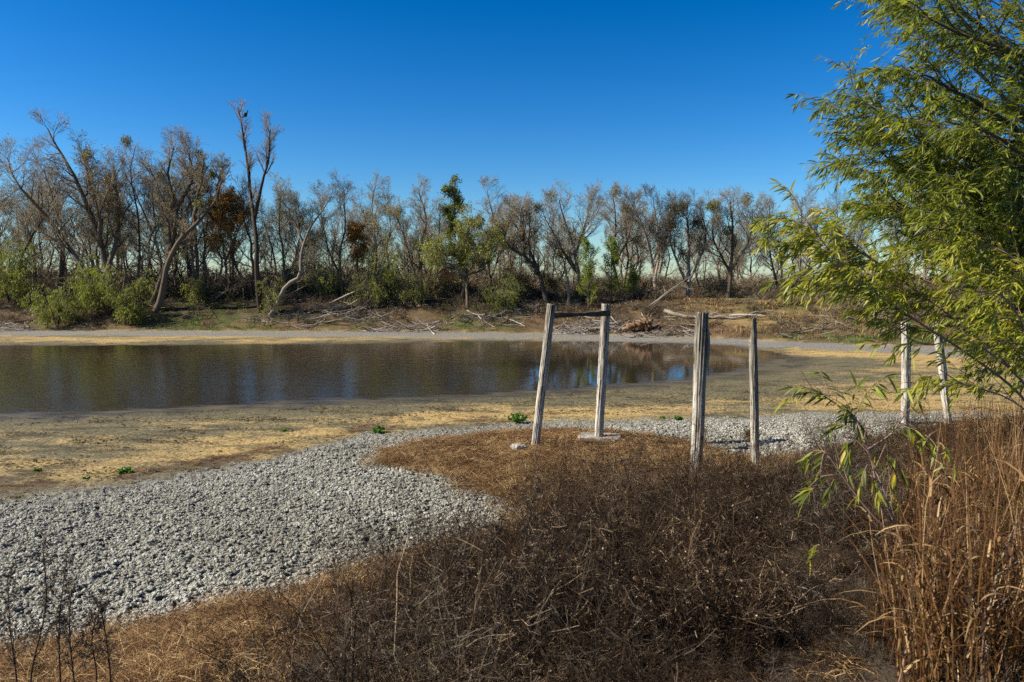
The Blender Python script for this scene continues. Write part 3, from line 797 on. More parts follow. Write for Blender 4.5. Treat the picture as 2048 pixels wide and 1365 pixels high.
def build_brush():
    rs = np.random.RandomState(14)
    protos = [brush_proto(rs, .62, M['brush'], 12, 6, 4, 400) for i in range(4)] + [brush_proto(rs, .55, M['brush_grey'], 10, 5, 3, 200) for i in range(2)]
    EDGE = [G(*p) for p in [(560, 1420), (600, 1300), (720, 1222), (880, 1155), (1070, 1092), (1130, 1050), (1300, 1010), (1480, 985), (1700, 930), (1900, 890), (2300, 880)]]
    BR = EDGE + [(12, 3), (4, 2.0), (-1.2, 2.0)]
    def f(x, y):
        s = poly_sd(x, y, BR) + fbm(x * .9, y * .9, 3, 12) * .5
        open_ = 0.95 * np.exp(-((x - OPX + .15) ** 2 / 0.35 + (y - OPY + .35) ** 2 / 0.9))      # the open strip of bare earth
        return (s < 0.0) & (np.abs(np.arctan2(x, y)) < R(40)) & (rs.rand(len(x)) > open_ * 1.3)
    x, y, z = scatter(rs, 4700, -2.5, 13, 2.6, 17, f)
    n = len(x)
    s = rs.uniform(.45, 1.15, n) * (0.62 + .38 * sstep(0, 2.5, -poly_sd(x, y, BR))) * (1 + .3 * fbm(x * 1.1, y * 1.1, 2, 44))
    px = x / y * F + 1024
    s = np.where((px > 1480) & (y < OPY + .2), s * .5, s)
    idx = np.where((rs.rand(n) < .12) | ((px > 1500) & (y < 6.5) & (rs.rand(n) < .6)), rs.randint(4, 6, n), rs.randint(0, 4, n))
    rot = np.stack([rs.normal(0, .15, n), rs.normal(0, .15, n), rs.uniform(0, 6.28, n)], 1)
    o = instances('dry_brush_undergrowth', protos, np.stack([x, y, z], 1), rot, s, idx)
    tag(o, 'dense tangle of dark brown dead brush on the near bank', 'brush', None, 'stuff')
    tall = [brush_proto(rs, 1.15, M['brush'], 7, 4, 3, 260, upright=1.9) for i in range(3)] + [brush_proto(rs, 1.1, M['brush_grey'], 6, 4, 2, 120, upright=1.9)]
    x, y, z = scatter(rs, 1700, -2.5, 13, 3.2, 17, f); n = len(x)
    px = x / y * F + 1024
    k = ~((px > 1380) & (y < OPY + .6)) & (y < 9.5); x, y, z = x[k], y[k], z[k]; n = len(x)
    o = instances('tall_brush_wisps', tall, np.stack([x, y, z], 1), np.stack([rs.normal(0, .12, n), rs.normal(0, .12, n), rs.uniform(0, 6.28, n)], 1), rs.uniform(.4, .95, n), rs.randint(0, 4, n))
    tag(o, 'taller wispy brown stems rising out of the dead brush', 'brush', None, 'stuff')
    a_ = rs.uniform(0, 6.28, 1500); q_ = rs.rand(1500) ** .5
    x = OPX + np.cos(a_) * q_ * 1.3; y = OPY - .2 + np.sin(a_) * q_ * 1.5; z = terrain(x, y); n = len(x)
    o = instances('grey_ground_twigs', protos[4:] + protos[:1], np.stack([x, y, z], 1), np.stack([rs.normal(0, .5, n), rs.normal(0, .5, n), rs.uniform(0, 6.28, n)], 1), rs.uniform(.10, .32, n), rs.randint(0, 3, n))
    tag(o, 'thin grey dead twigs half covering the open grey patch in the brush', 'twigs', None, 'stuff')
    # sparse low tufts where brush thins into straw on the left
    def f2(x, y):
        b = bank_b(x, y)
        return (b > .3) & (poly_sd(x, y, BR) > -.3) & (np.abs(np.arctan2(x, y)) < R(40)) & (rs.rand(len(x)) < .10 + .9 * np.exp(-poly_sd(x, y, BR) / .7))
    x, y, z = scatter(rs, 1500, -7, 4, 3.5, 12, f2); n = len(x)
    o = instances('thin_brush_undergrowth', protos, np.stack([x, y, z], 1), np.stack([np.zeros(n), np.zeros(n), rs.uniform(0, 6.28, n)], 1), rs.uniform(.2, .5, n), rs.randint(0, 6, n))
    tag(o, 'low wisps of brown brush thinning out into straw', 'brush', None, 'stuff')
build_brush()

# tall dry grass stand at right
def build_tallgrass():
    rs = np.random.RandomState(21)
    TG = [G(*p) for p in [(1830, 1420), (1850, 1250), (1860, 1120), (1870, 1020), (1900, 985), (2000, 960), (2300, 950)]] + [(9, 4.5), (5.5, 2.4)]
    def f(x, y):
        return (poly_sd(x, y, TG) + fbm(x * 1.5, y * 1.5, 3, 5) * .35 < 0) & (np.arctan2(x, y) < R(46)) & (y > 2.4)
    x, y, z = scatter(rs, 100000, 1, 10, 2.3, 11, f)
    k = min(len(x), 15000); x = x[:k]; y = y[:k]; z = z[:k]
    mb = MB()
    cl = fbm(x * 2.2, y * 2.2, 2, 30)
    hh = (rs.uniform(.55, 1.15, k)) * (1 + .25 * cl)
    blades(mb, rs, np.stack([x, y, z - .02], 1), hh, rs.uniform(.02, .9, k) ** 2, rs.uniform(.003, .009, k), np.clip(rs.rand(k) * .8 + cl * .3 + .1, 0, 1), 6)
    # bent-over dead leaf blades half way up
    m = 16000; i = rs.randint(0, k, m)
    pos = np.stack([x[i] + rs.normal(0, .04, m), y[i] + rs.normal(0, .04, m), z[i] + hh[i] * rs.uniform(.1, .75, m)], 1)
    blades(mb, rs, pos, rs.uniform(.10, .36, m), rs.uniform(1.2, 3.8, m), rs.uniform(.006, .015, m), np.clip(rs.rand(m) * 1.1, 0, 1), 4)
    o = mb.build('tall_dry_grass', M['tallgrass'])
    tag(o, 'tall orange-brown dead grass standing at the right edge', 'grass', None, 'stuff')
build_tallgrass()

# ------------------------------------------------------------------ wooden posts
def post(px_top, py_top, px_bot, py_bot, wpx, seed, label, split=0.5, spike=0.0, gz=None, wtop=1.0, dark=0.5, Y=None):
    rs = np.random.RandomState(seed)
    if Y is None: bx, by = G(px_bot, py_bot)
    else: bx = ray(px_bot, py_bot)[0] * Y; by = Y
    bz = tz(bx, by)
    top = W(px_top, py_top, by); base = np.array([bx, by, bz - .25])
    r = wpx / 2 / F * by
    axis = top - base; H = np.linalg.norm(axis)
    ns, nz = 56, 90
    t = np.linspace(0, 1, nz)[:, None]; a = np.linspace(0, 2 * np.pi, ns, endpoint=False)[None]
    ca, sa = np.cos(a), np.sin(a)
    zz = t * H
    rad = r * (1.0 + (wtop - 1) * t)
    # fluted weathered surface: grain ridges running up the post
    g = fbm(a * 4.2 + 0 * t, zz * .5 + seed, 3, seed) * .5 + fbm(ca * 3.5 + sa * 1.3, zz * .35 + sa * 3.1, 3, seed + 3)
    groove = np.clip(perlin(ca * 5.5 + seed, zz * .28 + sa * 5.5, seed + 5) - .16, 0, 1)
    rad = rad * (1 + .14 * g - 1.3 * split * groove)
    rad = rad * (1 + .08 * fbm(zz * 1.1 + 0 * a, 0 * a + seed, 2, seed + 9))
    # top: ragged, split or spiked
    cut = H + (fbm(ca * 1.8, sa * 1.8, 2, seed + 2)) * .03 - spike * np.clip(.5 + .8 * (ca * math.cos(seed) + sa * math.sin(seed)), 0, 1) * (.85 + .3 * perlin(ca * 3, sa * 3, seed))
    zz = np.minimum(zz, cut)
    x = rad * ca; y = rad * sa
    wob = .02 * np.sin(t * 5 + seed) + .01 * np.sin(t * 13 + seed * 2) + 0 * a
    x = x + wob
    V = np.stack([x, y, zz + 0 * a], -1).reshape(-1, 3)
    idx = np.arange(ns * nz).reshape(nz, ns)
    i0 = idx[:-1]; i1 = idx[1:]
    q = np.stack([i0, np.roll(i0, -1, 1), np.roll(i1, -1, 1), i1], -1).reshape(-1, 4)
    V = np.vstack([V, [[0, 0, float(cut.mean()) - .02]]])
    tt = np.stack([idx[-1], np.roll(idx[-1], -1), np.full(ns, ns * nz)], -1)
    var = np.clip((t - .35) * 1.5 + .35 * fbm(ca + 0 * t, zz * .6 + sa, 3, seed + 1), 0, 1) * dark * 1.6
    var = np.append(np.clip(var + 0 * a, 0, 1).ravel(), dark)
    mb = MB(); mb.add(V, q=q, t=tt, a=var)
    o = mb.build('wooden_post', M['post'], loc=tuple(base))
    o.rotation_euler = Vector(axis).to_track_quat('Z', 'Y').to_euler()
    tag(o, label, 'post', 'weathered wooden posts on the dry pond bed')
    return o, base, top, r
p1, b1, t1, r1 = post(1103, 608, 1067, 899, 17, 1, 'leaning grey post at the left end of the dark crossbeam', .6, 0, dark=.55)
p2, b2, t2, r2 = post(1212, 608, 1196, 884, 18, 2, 'grey post standing on a concrete footing under the crossbeam', .5, 0, dark=.5)
p3, b3, t3, r3 = post(1405, 624, 1389, 972, 25, 3, 'thickest pale post with deep cracks and a dark notch near its top', 1.0, 0, dark=.75)
p4, b4, t4, r4 = post(1504, 634, 1513, 944, 17, 4, 'cracked post tapering to a splintered spike with dead weed at its foot', 1.2, .55, wtop=.9, dark=.6)
p5, b5, t5, r5 = post(1812, 645, 1811, 852, 17, 5, 'upright pale post seen through willow twigs, left of the last pair', .6, 0, dark=.2, Y=18.6)
p6, b6, t6, r6 = post(1874, 645, 1899, 858, 15, 6, 'pale post leaning left, furthest right of all the posts', .6, 0, dark=.2, Y=18.4)

def box_pts(mb, c, ux, uy, uz, a=0.5, jit=0.0, rs=None, n=(1, 1, 1)):
    """box with half axes ux, uy, uz; small jitter roughens the corners"""
    c = np.asarray(c, float)
    v = []
    for i in (-1, 1):
        for j in (-1, 1):
            for k in (-1, 1):
                v.append(c + i * ux + j * uy + k * uz)
    v = np.array(v)
    if rs is not None: v = v + rs.normal(size=v.shape) * jit
    mb.add(v, q=[[0, 1, 3, 2], [4, 6, 7, 5], [0, 4, 5, 1], [2, 3, 7, 6], [0, 2, 6, 4], [1, 5, 7, 3]], a=a)
def rough_slab(name, c, hx, hy, hz, mat, seed, n=14, amp=.03, rz=0.0, round_=0.0):
    """a worn block: gridded box pushed about by noise"""
    rs = np.random.RandomState(seed)
    import bmesh
    bm = bmesh.new(); bmesh.ops.create_cube(bm, size=2)
    bmesh.ops.subdivide_edges(bm, edges=bm.edges[:], cuts=n, use_grid_fill=True)
    v = np.array([p.co[:] for p in bm.verts])
    f = [[q.index for q in fc.verts] for fc in bm.faces]; bm.free()
    if round_:
        s = v / np.linalg.norm(v, axis=1, keepdims=True) * 1.25
        v = v * (1 - round_) + s * round_
    nz = fbm(v[:, 0] * 1.7 + v[:, 2] + seed, v[:, 1] * 1.7 - v[:, 2], 4, seed)
    v = v * np.array([hx, hy, hz]) + norm(v) * (nz * amp)[:, None]
    mb = MB(); mb.add(v, q=f)
    return mb.build(name, mat, loc=c)
# crossbeam notched over the two posts
def build_beam():
    a = W(1100, 632, b1[1] - r1 * .3); c = W(1219, 627, b2[1] - r2 * .9)
    d = c - a; L = np.linalg.norm(d); d = d / L
    up = norm(np.array([0, 0, 1.0]) - d * d[2]); s = np.cross(d, up)
    n = 40; mb = MB(); rows = []
    for i in range(n):
        t = i / (n - 1)
        hu = .047 + .008 * math.sin(t * 9) - .012 * (1 - t); hs = .035
        prof = [(-1, -1), (-1, 0), (-1, 1), (0, 1.05), (1, 1), (1, 0), (1, -1), (0, -1.05)]
        e = [perlin(t * 7 + k * 3.3, k * 1.7, 4) * .014 for k in range(8)]
        rows.append([a + d * (L * t) + s * (p[0] * hs + e[k]) + up * (p[1] * hu + e[(k + 3) % 8]) for k, p in enumerate(prof)])
    V = np.array(rows).reshape(-1, 3) - a
    idx = np.arange(n * 8).reshape(n, 8)
    q = np.stack([idx[:-1], np.roll(idx[:-1], -1, 1), np.roll(idx[1:], -1, 1), idx[1:]], -1).reshape(-1, 4)
    e1 = [[0, 1, 2, 3], [0, 3, 4, 7], [4, 5, 6, 7]]; e2 = [[n * 8 - 8 + k for k in f[::-1]] for f in e1]
    mb.add(V, q=np.vstack([q, e1, e2]))
    o = mb.build('crossbeam', M['beam'], loc=tuple(a), smooth=False)
    tag(o, 'dark rotten crossbeam joining the tops of two grey posts', 'beam')
build_beam()
f = rough_slab('concrete_footing', (b2[0] + .04, b2[1] + .05, b2[2] + .27), .43, .28, .10, M['concrete'], 3, amp=.03, round_=.12)
f.rotation_euler = (0, 0, R(-10)); tag(f, 'flat pale concrete footing under the second post', 'footing')
gx, gy = G(1040, 905)
f = rough_slab('stone_block', (gx, gy, tz(gx, gy) + .05), .145, .12, .09, M['concrete'], 8, amp=.04, round_=.35)
f.rotation_euler = (0, .15, .5); tag(f, 'small pale stone block beside the foot of the leaning post', 'stone')
# splinter hanging beside the thick post
def build_splinter():
    y = b3[1] - .05
    pts = resample([W(1415, 652, y), W(1418, 690, y), W(1416, 730, y), W(1417, 752, y)], 14)
    mb = MB(); rad = np.interp(np.linspace(0, 1, 14), [0, .1, .6, 1], [.012, .022, .018, .004])
    tubes(mb, [pts - pts[0]], [rad], 6, .8)
    o = mb.build('wood_splinter', M['driftwood'], loc=tuple(pts[0])); tag(o, 'thin pale splinter hanging down the right side of the thickest post', 'splinter')
    # notch
    mb = MB(); c = W(1407, 650, y - r3 * .95)
    return
build_splinter()

# weathered notch in post 3 cut as real geometry
def notch(o, ang0, ang1, z0, z1, depth):
    me = o.data
    n = len(me.vertices); co = np.empty(n * 3, np.float32); me.vertices.foreach_get('co', co); co = co.reshape(-1, 3)
    a = np.arctan2(co[:, 1], co[:, 0])
    m = (np.cos(a - (ang0 + ang1) / 2) > math.cos((ang1 - ang0) / 2)) & (co[:, 2] > z0) & (co[:, 2] < z1)
    co[m, :2] *= depth
    me.vertices.foreach_set('co', co.ravel()); me.update()
notch(p3, R(-75), R(5), 2.88, 3.03, .45)

# dead weed tuft at foot of post 4, green weeds on the flat
def tuft(name, px, py, h, mat, seed, label, cat, group=None, n=60, leaf=(.05, .02), dz=0.0, wide=1.0):
    rs = np.random.RandomState(seed)
    x, y = G(px, py); z = tz(x, y) + dz
    mb = MB()
    k = 10
    a = rs.uniform(0, 6.28, k); d = norm(np.stack([np.cos(a) * wide, np.sin(a) * wide, rs.uniform(.4, 1.6, k)], 1))
    P = np.zeros((k, 5, 3)); P[:, 0] = 0
    for j in range(1, 5):
        d = norm(d + rs.normal(size=d.shape) * .2); P[:, j] = P[:, j - 1] + d * h / 4 * rs.uniform(.6, 1.1, (k, 1))
    tubes(mb, P, np.full((k, 5), h * .012), 4, rs.rand(k))
    root = empty(name, (x, y, z))
    mb.build('stem', mat, root)
    mb = MB()
    P1, _ = grow(rs, P, np.full((k, 5), .002), 6, .2, 1, (30, 80), h * .3, 3, .3)
    i = rs.randint(0, len(P1), n); t = rs.randint(0, 3, n)
    leaves(mb, rs, P1[i, t], norm(rs.normal(size=(n, 3)) + [0, 0, .4]), rs.uniform(.6, 1.3, n) * leaf[0], rs.uniform(.7, 1.2, n) * leaf[1], rs.rand(n), .3, 2)
    mb.build('leaves', mat, root)
    tag(root, label, cat, group)
    return root
tuft('green_weed', 1036, 848, .30, M['weed'], 1, 'tallest bright green weed, on the mud flat left of the leaning post', 'weed', 'green weeds on the mud flat', 700, (.05, .028))
tuft('green_weed', 760, 866, .20, M['weed'], 2, 'bright green weed at the clay edge left of centre', 'weed', 'green weeds on the mud flat', 420, (.05, .03), wide=1.8)
tuft('green_weed', 250, 947, .13, M['weed'], 3, 'low green weed on the reddish fringe at left', 'weed', 'green weeds on the mud flat', 300, (.05, .03), wide=2)
tuft('green_weed', 1356, 840, .13, M['weed'], 4, 'low green weed on the mud between the two pairs of posts', 'weed', 'green weeds on the mud flat', 320, (.05, .03), wide=2.5)
tuft('green_weed', 75, 943, .08, M['weed'], 5, 'flat green weed nearest the left edge on the mud', 'weed', 'green weeds on the mud flat', 150, (.04, .025), wide=3)
tuft('green_weed', 567, 864, .09, M['weed'], 6, 'tiny pale green weed alone on olive mud, far from the posts', 'weed', 'green weeds on the mud flat', 150, (.04, .025), wide=2)
tuft('green_weed', 1325, 838, .08, M['weed'], 7, 'flattest green weed left beside the low one between the post pairs', 'weed', 'green weeds on the mud flat', 150, (.04, .025), wide=3)
tuft('green_weed', 172, 958, .07, M['weed'], 8, 'small olive green weed just left of the weed on the reddish fringe', 'weed', 'green weeds on the mud flat', 90, (.04, .02), wide=3)
tuft('dead_weed', 1497, 888, .36, M['leaf_brown'], 9, 'brown dead weed clump behind the spiked post', 'weed', None, 420, (.05, .02), wide=.5)

# ------------------------------------------------------------------ far trees
def place(o, loc):
    o.location = tuple(loc); return o
def make_tree(stems, r0, Y, rs, crown, dens=1.0, bark='bark', leaf=None, nleaf=0, lsz=(.12, .05), t0=.3, up=.05, ang=(25, 60), mist=0, fan=1.0, twig='twig', rtw=.0052, ldown=0, wob=.13, sq=.89):
    """stems: pixel polylines (first point = foot). crown: half width in metres. returns trunk mesh builder, crown builder, leaf builder, foot"""
    tr = MB(); cr = MB(); lf = MB()
    foot = None; L3s = []
    for si, st in enumerate(stems):
        P = []
        for j, p in enumerate(st):
            yy = Y + rs.normal(0, .5) * (j > 0) * (1 if j < 3 else 1.5)
            p = (p[0], 600 - (600 - p[1]) * sq if p[1] < 600 else p[1])
            P.append(W(p[0], p[1], yy) if j else W(p[0], p[1], Y))
        P = np.array(P)
        if foot is None:
            foot = P[0].copy(); foot[2] = tz(foot[0], foot[1]) - .1
        if si == 0 or st[0][1] > 560: P[0][2] = foot[2]
        pts = resample(P, 18) - foot
        pts = pts + np.stack([fbm(np.linspace(0, 4, 18) + 9 * si, np.full(18, Y + si), 2, int(abs(foot[0]) * 3) % 50)] * 3, 1) * [.10, .1, 0]
        rr = r0 * (1 if si == 0 else .7)
        rad = rr * np.linspace(1, .16, 18) ** .9
        rad[0] *= 1.35
        tubes(tr, [pts], [rad], 8, rs.uniform(.3, .7))
        m1 = max(4, int(15 * dens)); crown = crown * (1.12 if si == 0 else 1.0)
        P1, R1 = grow(rs, pts[None], rad[None], m1, t0 * .75, 1.0, ang, crown * fan * 1.15, 8, wob * .8, up + .05, .5, .010)
        tubes(tr, P1, R1, 4, rs.uniform(.2, .8, len(P1)))
        P2, R2 = grow(rs, P1, R1, 8, .12, 1, (25, 52), crown * .52, 5, .11, up + .03, .6, .007)
        tubes(cr, P2, R2, 3, rs.uniform(.1, .9, len(P2)))
        P3, R3 = grow(rs, P2, R2, 6, .15, 1, (25, 50), crown * .27, 3, .14, up, .65, rtw)
        tubes(cr, P3, R3, 3, rs.uniform(.1, 1, len(P3)))
        P4, R4 = grow(rs, P3, R3, 3, .2, 1, (25, 50), crown * .12, 2, .15, up, .7, rtw * .8)
        tubes(cr, P4, R4, 3, rs.uniform(.1, 1, len(P4)))
        L3s.append(P3)
        if nleaf:
            k = nleaf // len(stems); i = rs.randint(0, len(P3), k)
            # clumpy: prefer some of the branches
            pr = rs.rand(len(P2)) ** 1.4; pr = np.repeat(pr, 6); pr /= pr.sum()
            i = rs.choice(len(P3), k, p=pr)
            pos = P3[i, rs.randint(1, 3, k)] + rs.normal(0, .10, (k, 3))
            d = norm(rs.normal(size=(k, 3)) + [0, 0, -ldown])
            leaves(lf, rs, pos, d, rs.uniform(.6, 1.2, k) * lsz[0], rs.uniform(.7, 1.2, k) * lsz[1], np.clip(rs.rand(k) * .7 + np.repeat(rs.rand(len(P2)), 6)[i] * .35, 0, 1), .3)
    return tr, cr, lf, foot, np.concatenate(L3s)
def hero(name, label, cat, stems, r0=.16, Y=60, crown=2.2, seed=1, bark='bark', leaf=None, nleaf=0, mist=0, group=None, **kw):
    rs = np.random.RandomState(seed)
    tr, cr, lf, foot, P3 = make_tree(stems, r0, Y, rs, crown, nleaf=nleaf, **kw)
    root = empty(name, tuple(foot))
    tr.build('trunk', M[bark], root)
    cr.build('crown', M['twig'] if bark != 'bark_pale' else M['bark'], root)
    if nleaf: lf.build('foliage', M[leaf], root)
    for i in range(mist):
        c = P3[rs.randint(len(P3)), 1]; mb = MB(); k = 260; r = rs.uniform(.28, .5)
        pos = c + norm(rs.normal(size=(k, 3))) * r * rs.rand(k, 1) ** .5
        leaves(mb, rs, pos, norm(pos - c + rs.normal(size=(k, 3)) * .2), .13, .06, rs.rand(k), 0)
        mb.build('mistletoe', M['leaf_olive'], root)['kind'] = 'stuff'
    tag(root, label, cat, group)
    return root
GRP = 'trees along the far bank'
def H(label, stems, **kw):
    kw.setdefault('group', GRP)
    right = stems[0][0][0] > 1150
    kw.setdefault('nleaf', 450 if right else 1700); kw.setdefault('lsz', (.09, .05))
    kw.setdefault('leaf', 'leaf_olive' if right else ['leaf_brown', 'leaf_yellowgreen', 'leaf_yellowgreen', 'leaf_olive'][kw.get('seed', 0) % 4])
    return hero('bare_tree', label, 'tree', stems, **kw)
H('bare tree leaning far left over the green willows at the left edge', [[(205, 605), (160, 515), (100, 425), (40, 345), (10, 280)]], seed=11, r0=.2, crown=2.6, nleaf=900, leaf='leaf_brown', lsz=(.1, .05))
H('thin bare tree crossing to the right at the left picture edge', [[(20, 600), (45, 500), (85, 420), (120, 340)], [(10, 600), (0, 480), (-10, 330)]], seed=12, r0=.13, crown=2.2, Y=62)
H('big leaning tree with shaggy brown-green top and dead spikes above', [[(222, 600), (205, 490), (175, 385), (130, 290), (95, 215)], [(200, 480), (195, 400), (165, 280)], [(212, 540), (240, 420), (225, 300)]],
  seed=13, r0=.28, crown=2.3, nleaf=5200, leaf='leaf_brown', lsz=(.12, .06), mist=3, Y=59)
H('slim many-stemmed bare tree right of the shaggy leaning tree', [[(275, 600), (280, 450), (262, 330), (270, 255)], [(285, 600), (310, 440), (300, 320)], [(268, 600), (238, 460), (232, 340)]], seed=14, r0=.12, crown=1.8, mist=2, nleaf=500, leaf='leaf_olive')
H('tall bare tree with fine drooping brown twigs in the middle of the left woods', [[(305, 603), (335, 500), (352, 400), (335, 320), (350, 255)], [(340, 480), (330, 400), (300, 300)], [(352, 400), (385, 320), (372, 262)]], seed=15, r0=.24, crown=2.1, Y=59, nleaf=2600, leaf='leaf_brown', lsz=(.1, .04), mist=2)
H('stout trunk leaning right that ends in a broken pale fork', [[(312, 603), (345, 490), (392, 432), (425, 385), (446, 330)], [(432, 372), (440, 330), (443, 292)], [(390, 432), (398, 350), (410, 290)]], seed=16, r0=.26, crown=1.3, dens=.7, Y=58, nleaf=700, leaf='leaf_olive', mist=2)
for i, (a, b, c, d) in enumerate([(355, 340, 330, 300), (385, 372, 380, 320), (250, 245, 212, 320), (415, 410, 425, 330)]):
    H(['straight thin sapling between the leaning trunks of the left woods', 'slender bare tree just left of the orange tree', 'thin dark tree left of the many-stemmed one', 'thin grey tree whose stem rises into the orange crown'][i],
      [[(a, 600), (b, 480), (c, d)]], seed=30 + i, r0=.08, crown=1.5, Y=62, dens=.8)
hero('orange_leaved_tree', 'tree with rusty orange leaves left of the tall dead twin trunks', 'tree', [[(447, 600), (450, 520), (440, 440), (445, 385)], [(450, 520), (475, 440), (470, 395)]], r0=.12, crown=1.75, seed=41, leaf='leaf_orange', nleaf=7500, lsz=(.16, .10), t0=.4, group=GRP)
TW = H('tallest tree, dead forked twin trunks rising above all others', [[(520, 604), (513, 500), (505, 400), (493, 300), (487, 245), (478, 200)], [(507, 430), (522, 370), (535, 310), (543, 245)]], seed=17, r0=.21, crown=1.6, dens=.85, rtw=.004, sq=.96, Y=57.5, t0=.6, ang=(18, 42), up=.12, bark='bark_dark', nleaf=0)
H('bare tree with a rounded grey crown right of the twin trunks', [[(572, 600), (565, 500), (560, 420), (562, 350)], [(570, 560), (600, 470), (590, 390)]], seed=18, r0=.12, crown=1.9)
H('pale curved tree bowing right then up over the bank', [[(540, 608), (572, 570), (598, 545), (607, 480), (625, 430), (664, 368)], [(610, 480), (585, 420), (570, 385)]], seed=19, r0=.17, crown=1.5, Y=57, bark='bark_pale', dens=.8)
H('bare grey tree between the pale curved one and the small rusty one', [[(685, 600), (680, 500), (690, 430), (688, 352)], [(684, 560), (650, 460), (640, 370)]], seed=20, r0=.12, crown=1.9)
hero('orange_leaved_tree', 'smaller rusty tree above the bright green shrub', 'tree', [[(722, 600), (715, 520), (712, 445)]], r0=.09, crown=1.4, seed=42, leaf='leaf_orange', nleaf=4200, lsz=(.15, .09), t0=.5, group=GRP)
H('tall pale bare tree rising behind the smaller rusty one', [[(748, 600), (752, 480), (745, 400), (752, 345)], [(750, 560), (780, 450), (775, 370)]], seed=22, r0=.11, crown=1.7, Y=63)
H('wide fan of bare stems with yellowing leaves low down', [[(845, 600), (842, 500), (850, 420), (838, 350)], [(842, 580), (815, 480), (790, 400)], [(848, 580), (875, 470), (880, 400)]], seed=23, r0=.14, crown=1.7, nleaf=1500, leaf='leaf_yellowgreen', lsz=(.1, .05), Y=59, mist=1)
hero('vine_covered_tree', 'narrow tree top wrapped in green vines, tallest in the middle', 'tree', [[(925, 606), (932, 520), (912, 430), (906, 350)]], r0=.16, crown=1.35, seed=43, leaf='leaf_green', nleaf=8500, lsz=(.15, .08), t0=.3, Y=58.5, group=GRP)
hero('yellowing_tree', 'yellow-green tree in front of the vine-wrapped one', 'tree', [[(935, 608), (932, 540), (938, 480), (935, 430)], [(930, 545), (900, 520), (872, 500)], [(932, 545), (965, 530), (1000, 470)]], r0=.12, crown=1.9, seed=44, leaf='leaf_yellowgreen', nleaf=9500, lsz=(.14, .07), t0=.25, Y=57, group=GRP, ldown=.6)
H('bare tree with feathery crown right of the vine-wrapped tree', [[(985, 600), (975, 500), (985, 420), (975, 355)], [(980, 560), (1005, 470), (1025, 400)]], seed=24, r0=.12, crown=1.9, Y=62)
H('dark crooked tree bending left across its neighbours', [[(1095, 606), (1078, 540), (1048, 500), (1018, 480), (1005, 430)], [(1050, 500), (1045, 440), (1040, 392)], [(1078, 540), (1058, 480), (1062, 410)]], seed=25, r0=.19, crown=1.5, Y=57, bark='bark_dark', mist=1, nleaf=1200, leaf='leaf_brown', lsz=(.1, .05))
H('broad bare tree with round crown left of the twin green saplings', [[(1162, 604), (1155, 520), (1135, 440), (1118, 375)], [(1155, 540), (1105, 450), (1085, 400)], [(1150, 500), (1170, 430), (1180, 380)]], seed=26, r0=.17, crown=2.0, Y=59, bark='bark', mist=4, wob=.1)
H('bare tree rising straight behind the twin green saplings', [[(1242, 600), (1225, 500), (1232, 430), (1225, 360)], [(1232, 520), (1262, 440), (1268, 380)]], seed=27, r0=.13, crown=1.6, Y=61, mist=3)
H('pale bare tree forking widely right of the twin green saplings', [[(1312, 606), (1305, 520), (1290, 450), (1265, 385)], [(1310, 560), (1318, 470), (1305, 370)], [(1318, 540), (1335, 450), (1345, 390)]], seed=28, r0=.15, crown=1.7, Y=58, bark='bark_pale', mist=2)
H('bare tree with thick vine-clad broken stem and dark mistletoe balls', [[(1375, 606), (1378, 520), (1376, 450), (1372, 400)], [(1372, 560), (1340, 470), (1350, 400)], [(1378, 560), (1410, 470), (1400, 390)]], seed=29, r0=.15, crown=1.6, Y=58.5, mist=5, bark='bark_pale')
H('widest bare tree on the right, orange mistletoe ball in its top', [[(1457, 604), (1462, 520), (1465, 450), (1460, 375)], [(1460, 540), (1430, 470), (1425, 400)], [(1462, 530), (1500, 460), (1505, 395)]], seed=51, r0=.16, crown=2.0, Y=58, mist=4)
H('slim bare tree just left of the overhanging willow branch', [[(1560, 604), (1545, 520), (1535, 460), (1540, 400)]], seed=52, r0=.11, crown=1.8, Y=59, mist=1)
H('bare tree half hidden behind the overhanging willow branch', [[(1602, 604), (1600, 500), (1605, 370)], [(1600, 560), (1630, 460), (1640, 400)]], seed=53, r0=.12, crown=1.7, Y=61)
H('faint pale bare tree showing between willow branch and willow crown', [[(1690, 604), (1680, 500), (1675, 385)], [(1685, 560), (1720, 460), (1725, 400)]], seed=54, r0=.11, crown=2.0, Y=66, bark='bark_pale')
H('bare tree behind the big willow at the right edge', [[(1850, 604), (1850, 500), (1860, 380)], [(1855, 560), (1900, 450)]], seed=55, r0=.14, crown=2.2, Y=60)
H('bare tree furthest right, hidden by the big willow', [[(1980, 604), (1975, 500), (1970, 400)]], seed=56, r0=.14, crown=2.4, Y=60)

# broken trunk left of the green saplings
def snag():
    x, y = W(1137, 600, 57)[:2]; z = tz(x, y)
    pts = resample(np.array([[0, 0, -.1], [.02, 0, .8], [-.08, .05, 1.6], [-.16, .05, 2.3]]), 12)
    mb = MB(); tubes(mb, [pts], [np.array([.13, .12, .12, .115, .11, .105, .10, .10, .09, .08, .05, .01])], 9, .6)
    o = mb.build('broken_trunk', M['bark_pale'], loc=(x, y, z)); tag(o, 'short broken grey trunk standing left of the twin green saplings', 'tree stump')
snag()

